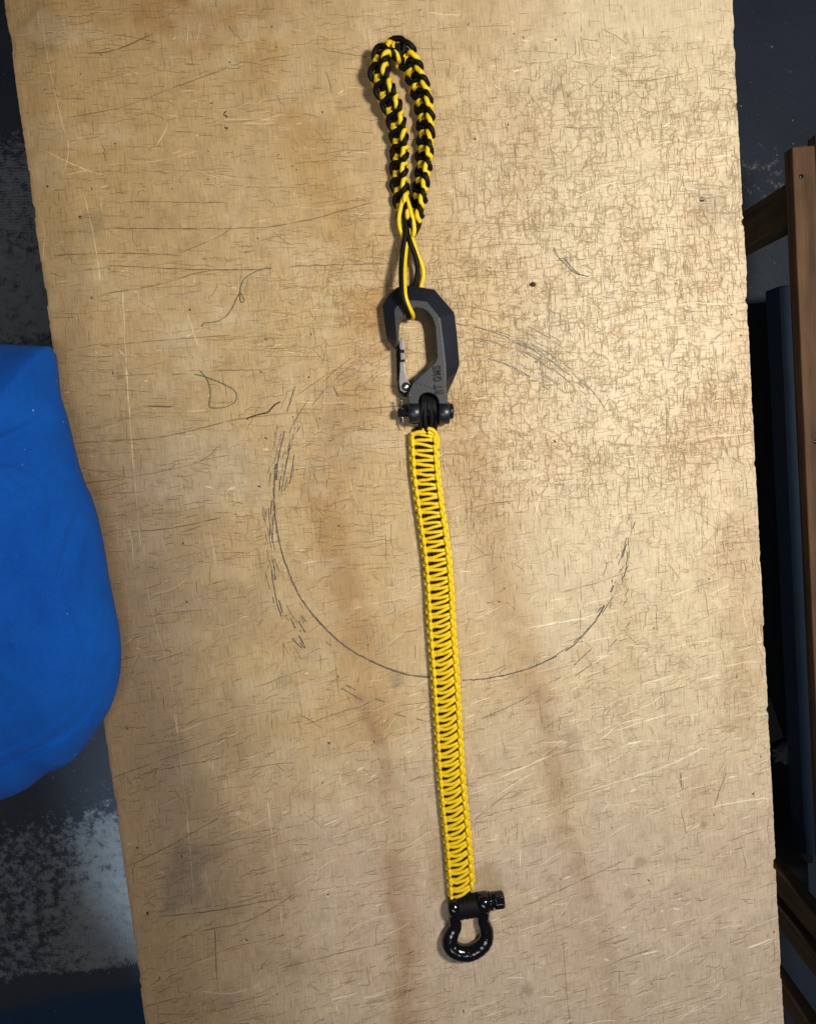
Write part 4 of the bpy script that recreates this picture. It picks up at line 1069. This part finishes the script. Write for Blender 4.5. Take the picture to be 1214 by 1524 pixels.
# crumpled rag and dark sheet on the floor under the rack
def crumple(name, px, py, z, rx, ry, rz, m, label, cat, amp=0.35, seed=0):
    c = at(px, py, z); n1, n2 = 26, 48; V = []; Fc = []
    for i in range(n1 + 1):
        ph = math.pi * i / n1
        for k in range(n2):
            th = 2 * math.pi * k / n2
            d = np.array((math.sin(ph) * math.cos(th), math.sin(ph) * math.sin(th), math.cos(ph)))
            nn = 1 + amp * (abs(float(fbm(np.array(d[0] * 4 + seed + d[2] * 2), np.array(d[1] * 4 + seed - d[2]), 4)) - 0.5) * 4 - 0.5) * math.sin(ph)
            V.append((c.x + rx * d[0] * nn, c.y + ry * d[1] * nn, z + rz * max(-0.95, d[2] * nn) + rz))
    for i in range(n1):
        for k in range(n2):
            Fc.append((i * n2 + k, (i + 1) * n2 + k, (i + 1) * n2 + (k + 1) % n2, i * n2 + (k + 1) % n2))
    return tag(mesh_obj(name, V, Fc, m), label, cat)
crumple("crumpled_rag", 1160, 1113, FZ + 0.014, 0.022, 0.020, 0.02, M_RAG, "small crumpled pale rag on the dark floor right of the board", "rag", 0.5, 3)
mb = MB(); s0 = [at(1143, 1035, -0.70), at(1146, 1040, -0.69), at(1166, 1098, -0.70), at(1146, 1106, -0.70), at(1120, 1100, -0.70), at(1120, 1045, -0.70)]
mb.add(s0 + [Vector((q.x, q.y, FZ + 0.002)) for q in s0], [(0, 1, 2, 3, 4, 5), (11, 10, 9, 8, 7, 6)] + [(i, 6 + i, 6 + (i + 1) % 6, (i + 1) % 6) for i in range(6)])
o = sharp(mb.build("grey_panel", M_BAG, None, smooth=False)); bevel(o, 0.004)
tag(o, "dark grey wedge-shaped panel on the floor above the crumpled rag", "panel")

# ------------------------------------------------------------------ threads and grit on the board
def thread(name, px, rad, m, label, cat="thread", group=None):
    mb = MB()
    for L in px:
        S = smooth_path([tuple(at(x, y, 0.0011 + 0.0006 * (i % 2))) for i, (x, y) in enumerate(L)], 60)
        tube(mb, S, rad, 6)
    return tag(mb.build(name, m), label, cat)
thread("loose_thread", [[(301, 486), (303, 481), (320, 479), (335, 472), (345, 460), (352, 445), (357, 436), (359, 425), (363, 416), (375, 407), (392, 400), (405, 399)],
                        [(357, 434), (361, 440), (364, 447), (361, 450), (358, 447), (357, 436)]], 0.00027, M_THREAD, "wavy dark green thread with a tiny loop, left of the hook's tether cords")
thread("loose_thread", [[(290, 557), (300, 559), (318, 565), (340, 575), (350, 582), (353, 592), (348, 600), (335, 606), (318, 607), (312, 604), (313, 592), (313, 578), (307, 562), (298, 552)]],
       0.00025, M_THREAD, "dark thread lying in a closed teardrop loop on the board")
thread("dark_fibre", [[(368, 624), (372, 621), (385, 617), (398, 614), (404, 608), (410, 602), (417, 598)]], 0.00055, M_HAIR, "short thick dark brown fibre just left of the pencil circle", "fibre")
thread("loose_thread", [[(824, 368), (828, 378), (834, 386), (842, 393), (850, 402), (858, 407), (875, 411)], [(830, 387), (838, 384), (846, 392), (854, 401), (862, 408)]], 0.00025, M_THREAD,
       "short doubled grey-green thread on the board's upper right")
mb = MB(); cg = at(793, 423, 0.0018)
bm = bmesh.new(); bmesh.ops.create_icosphere(bm, subdivisions=2, radius=0.0024)
for v_ in bm.verts: v_.co = v_.co * random.uniform(0.8, 1.15); v_.co.z *= 0.7
me = bpy.data.meshes.new("grit_crumb"); bm.to_mesh(me); bm.free(); me.materials.append(M_CRUMB)
o = bpy.data.objects.new("grit_crumb", me); COL.objects.link(o); o.location = cg
tag(o, "tiny round dark brown crumb on the board right of the tether cords", "crumb")
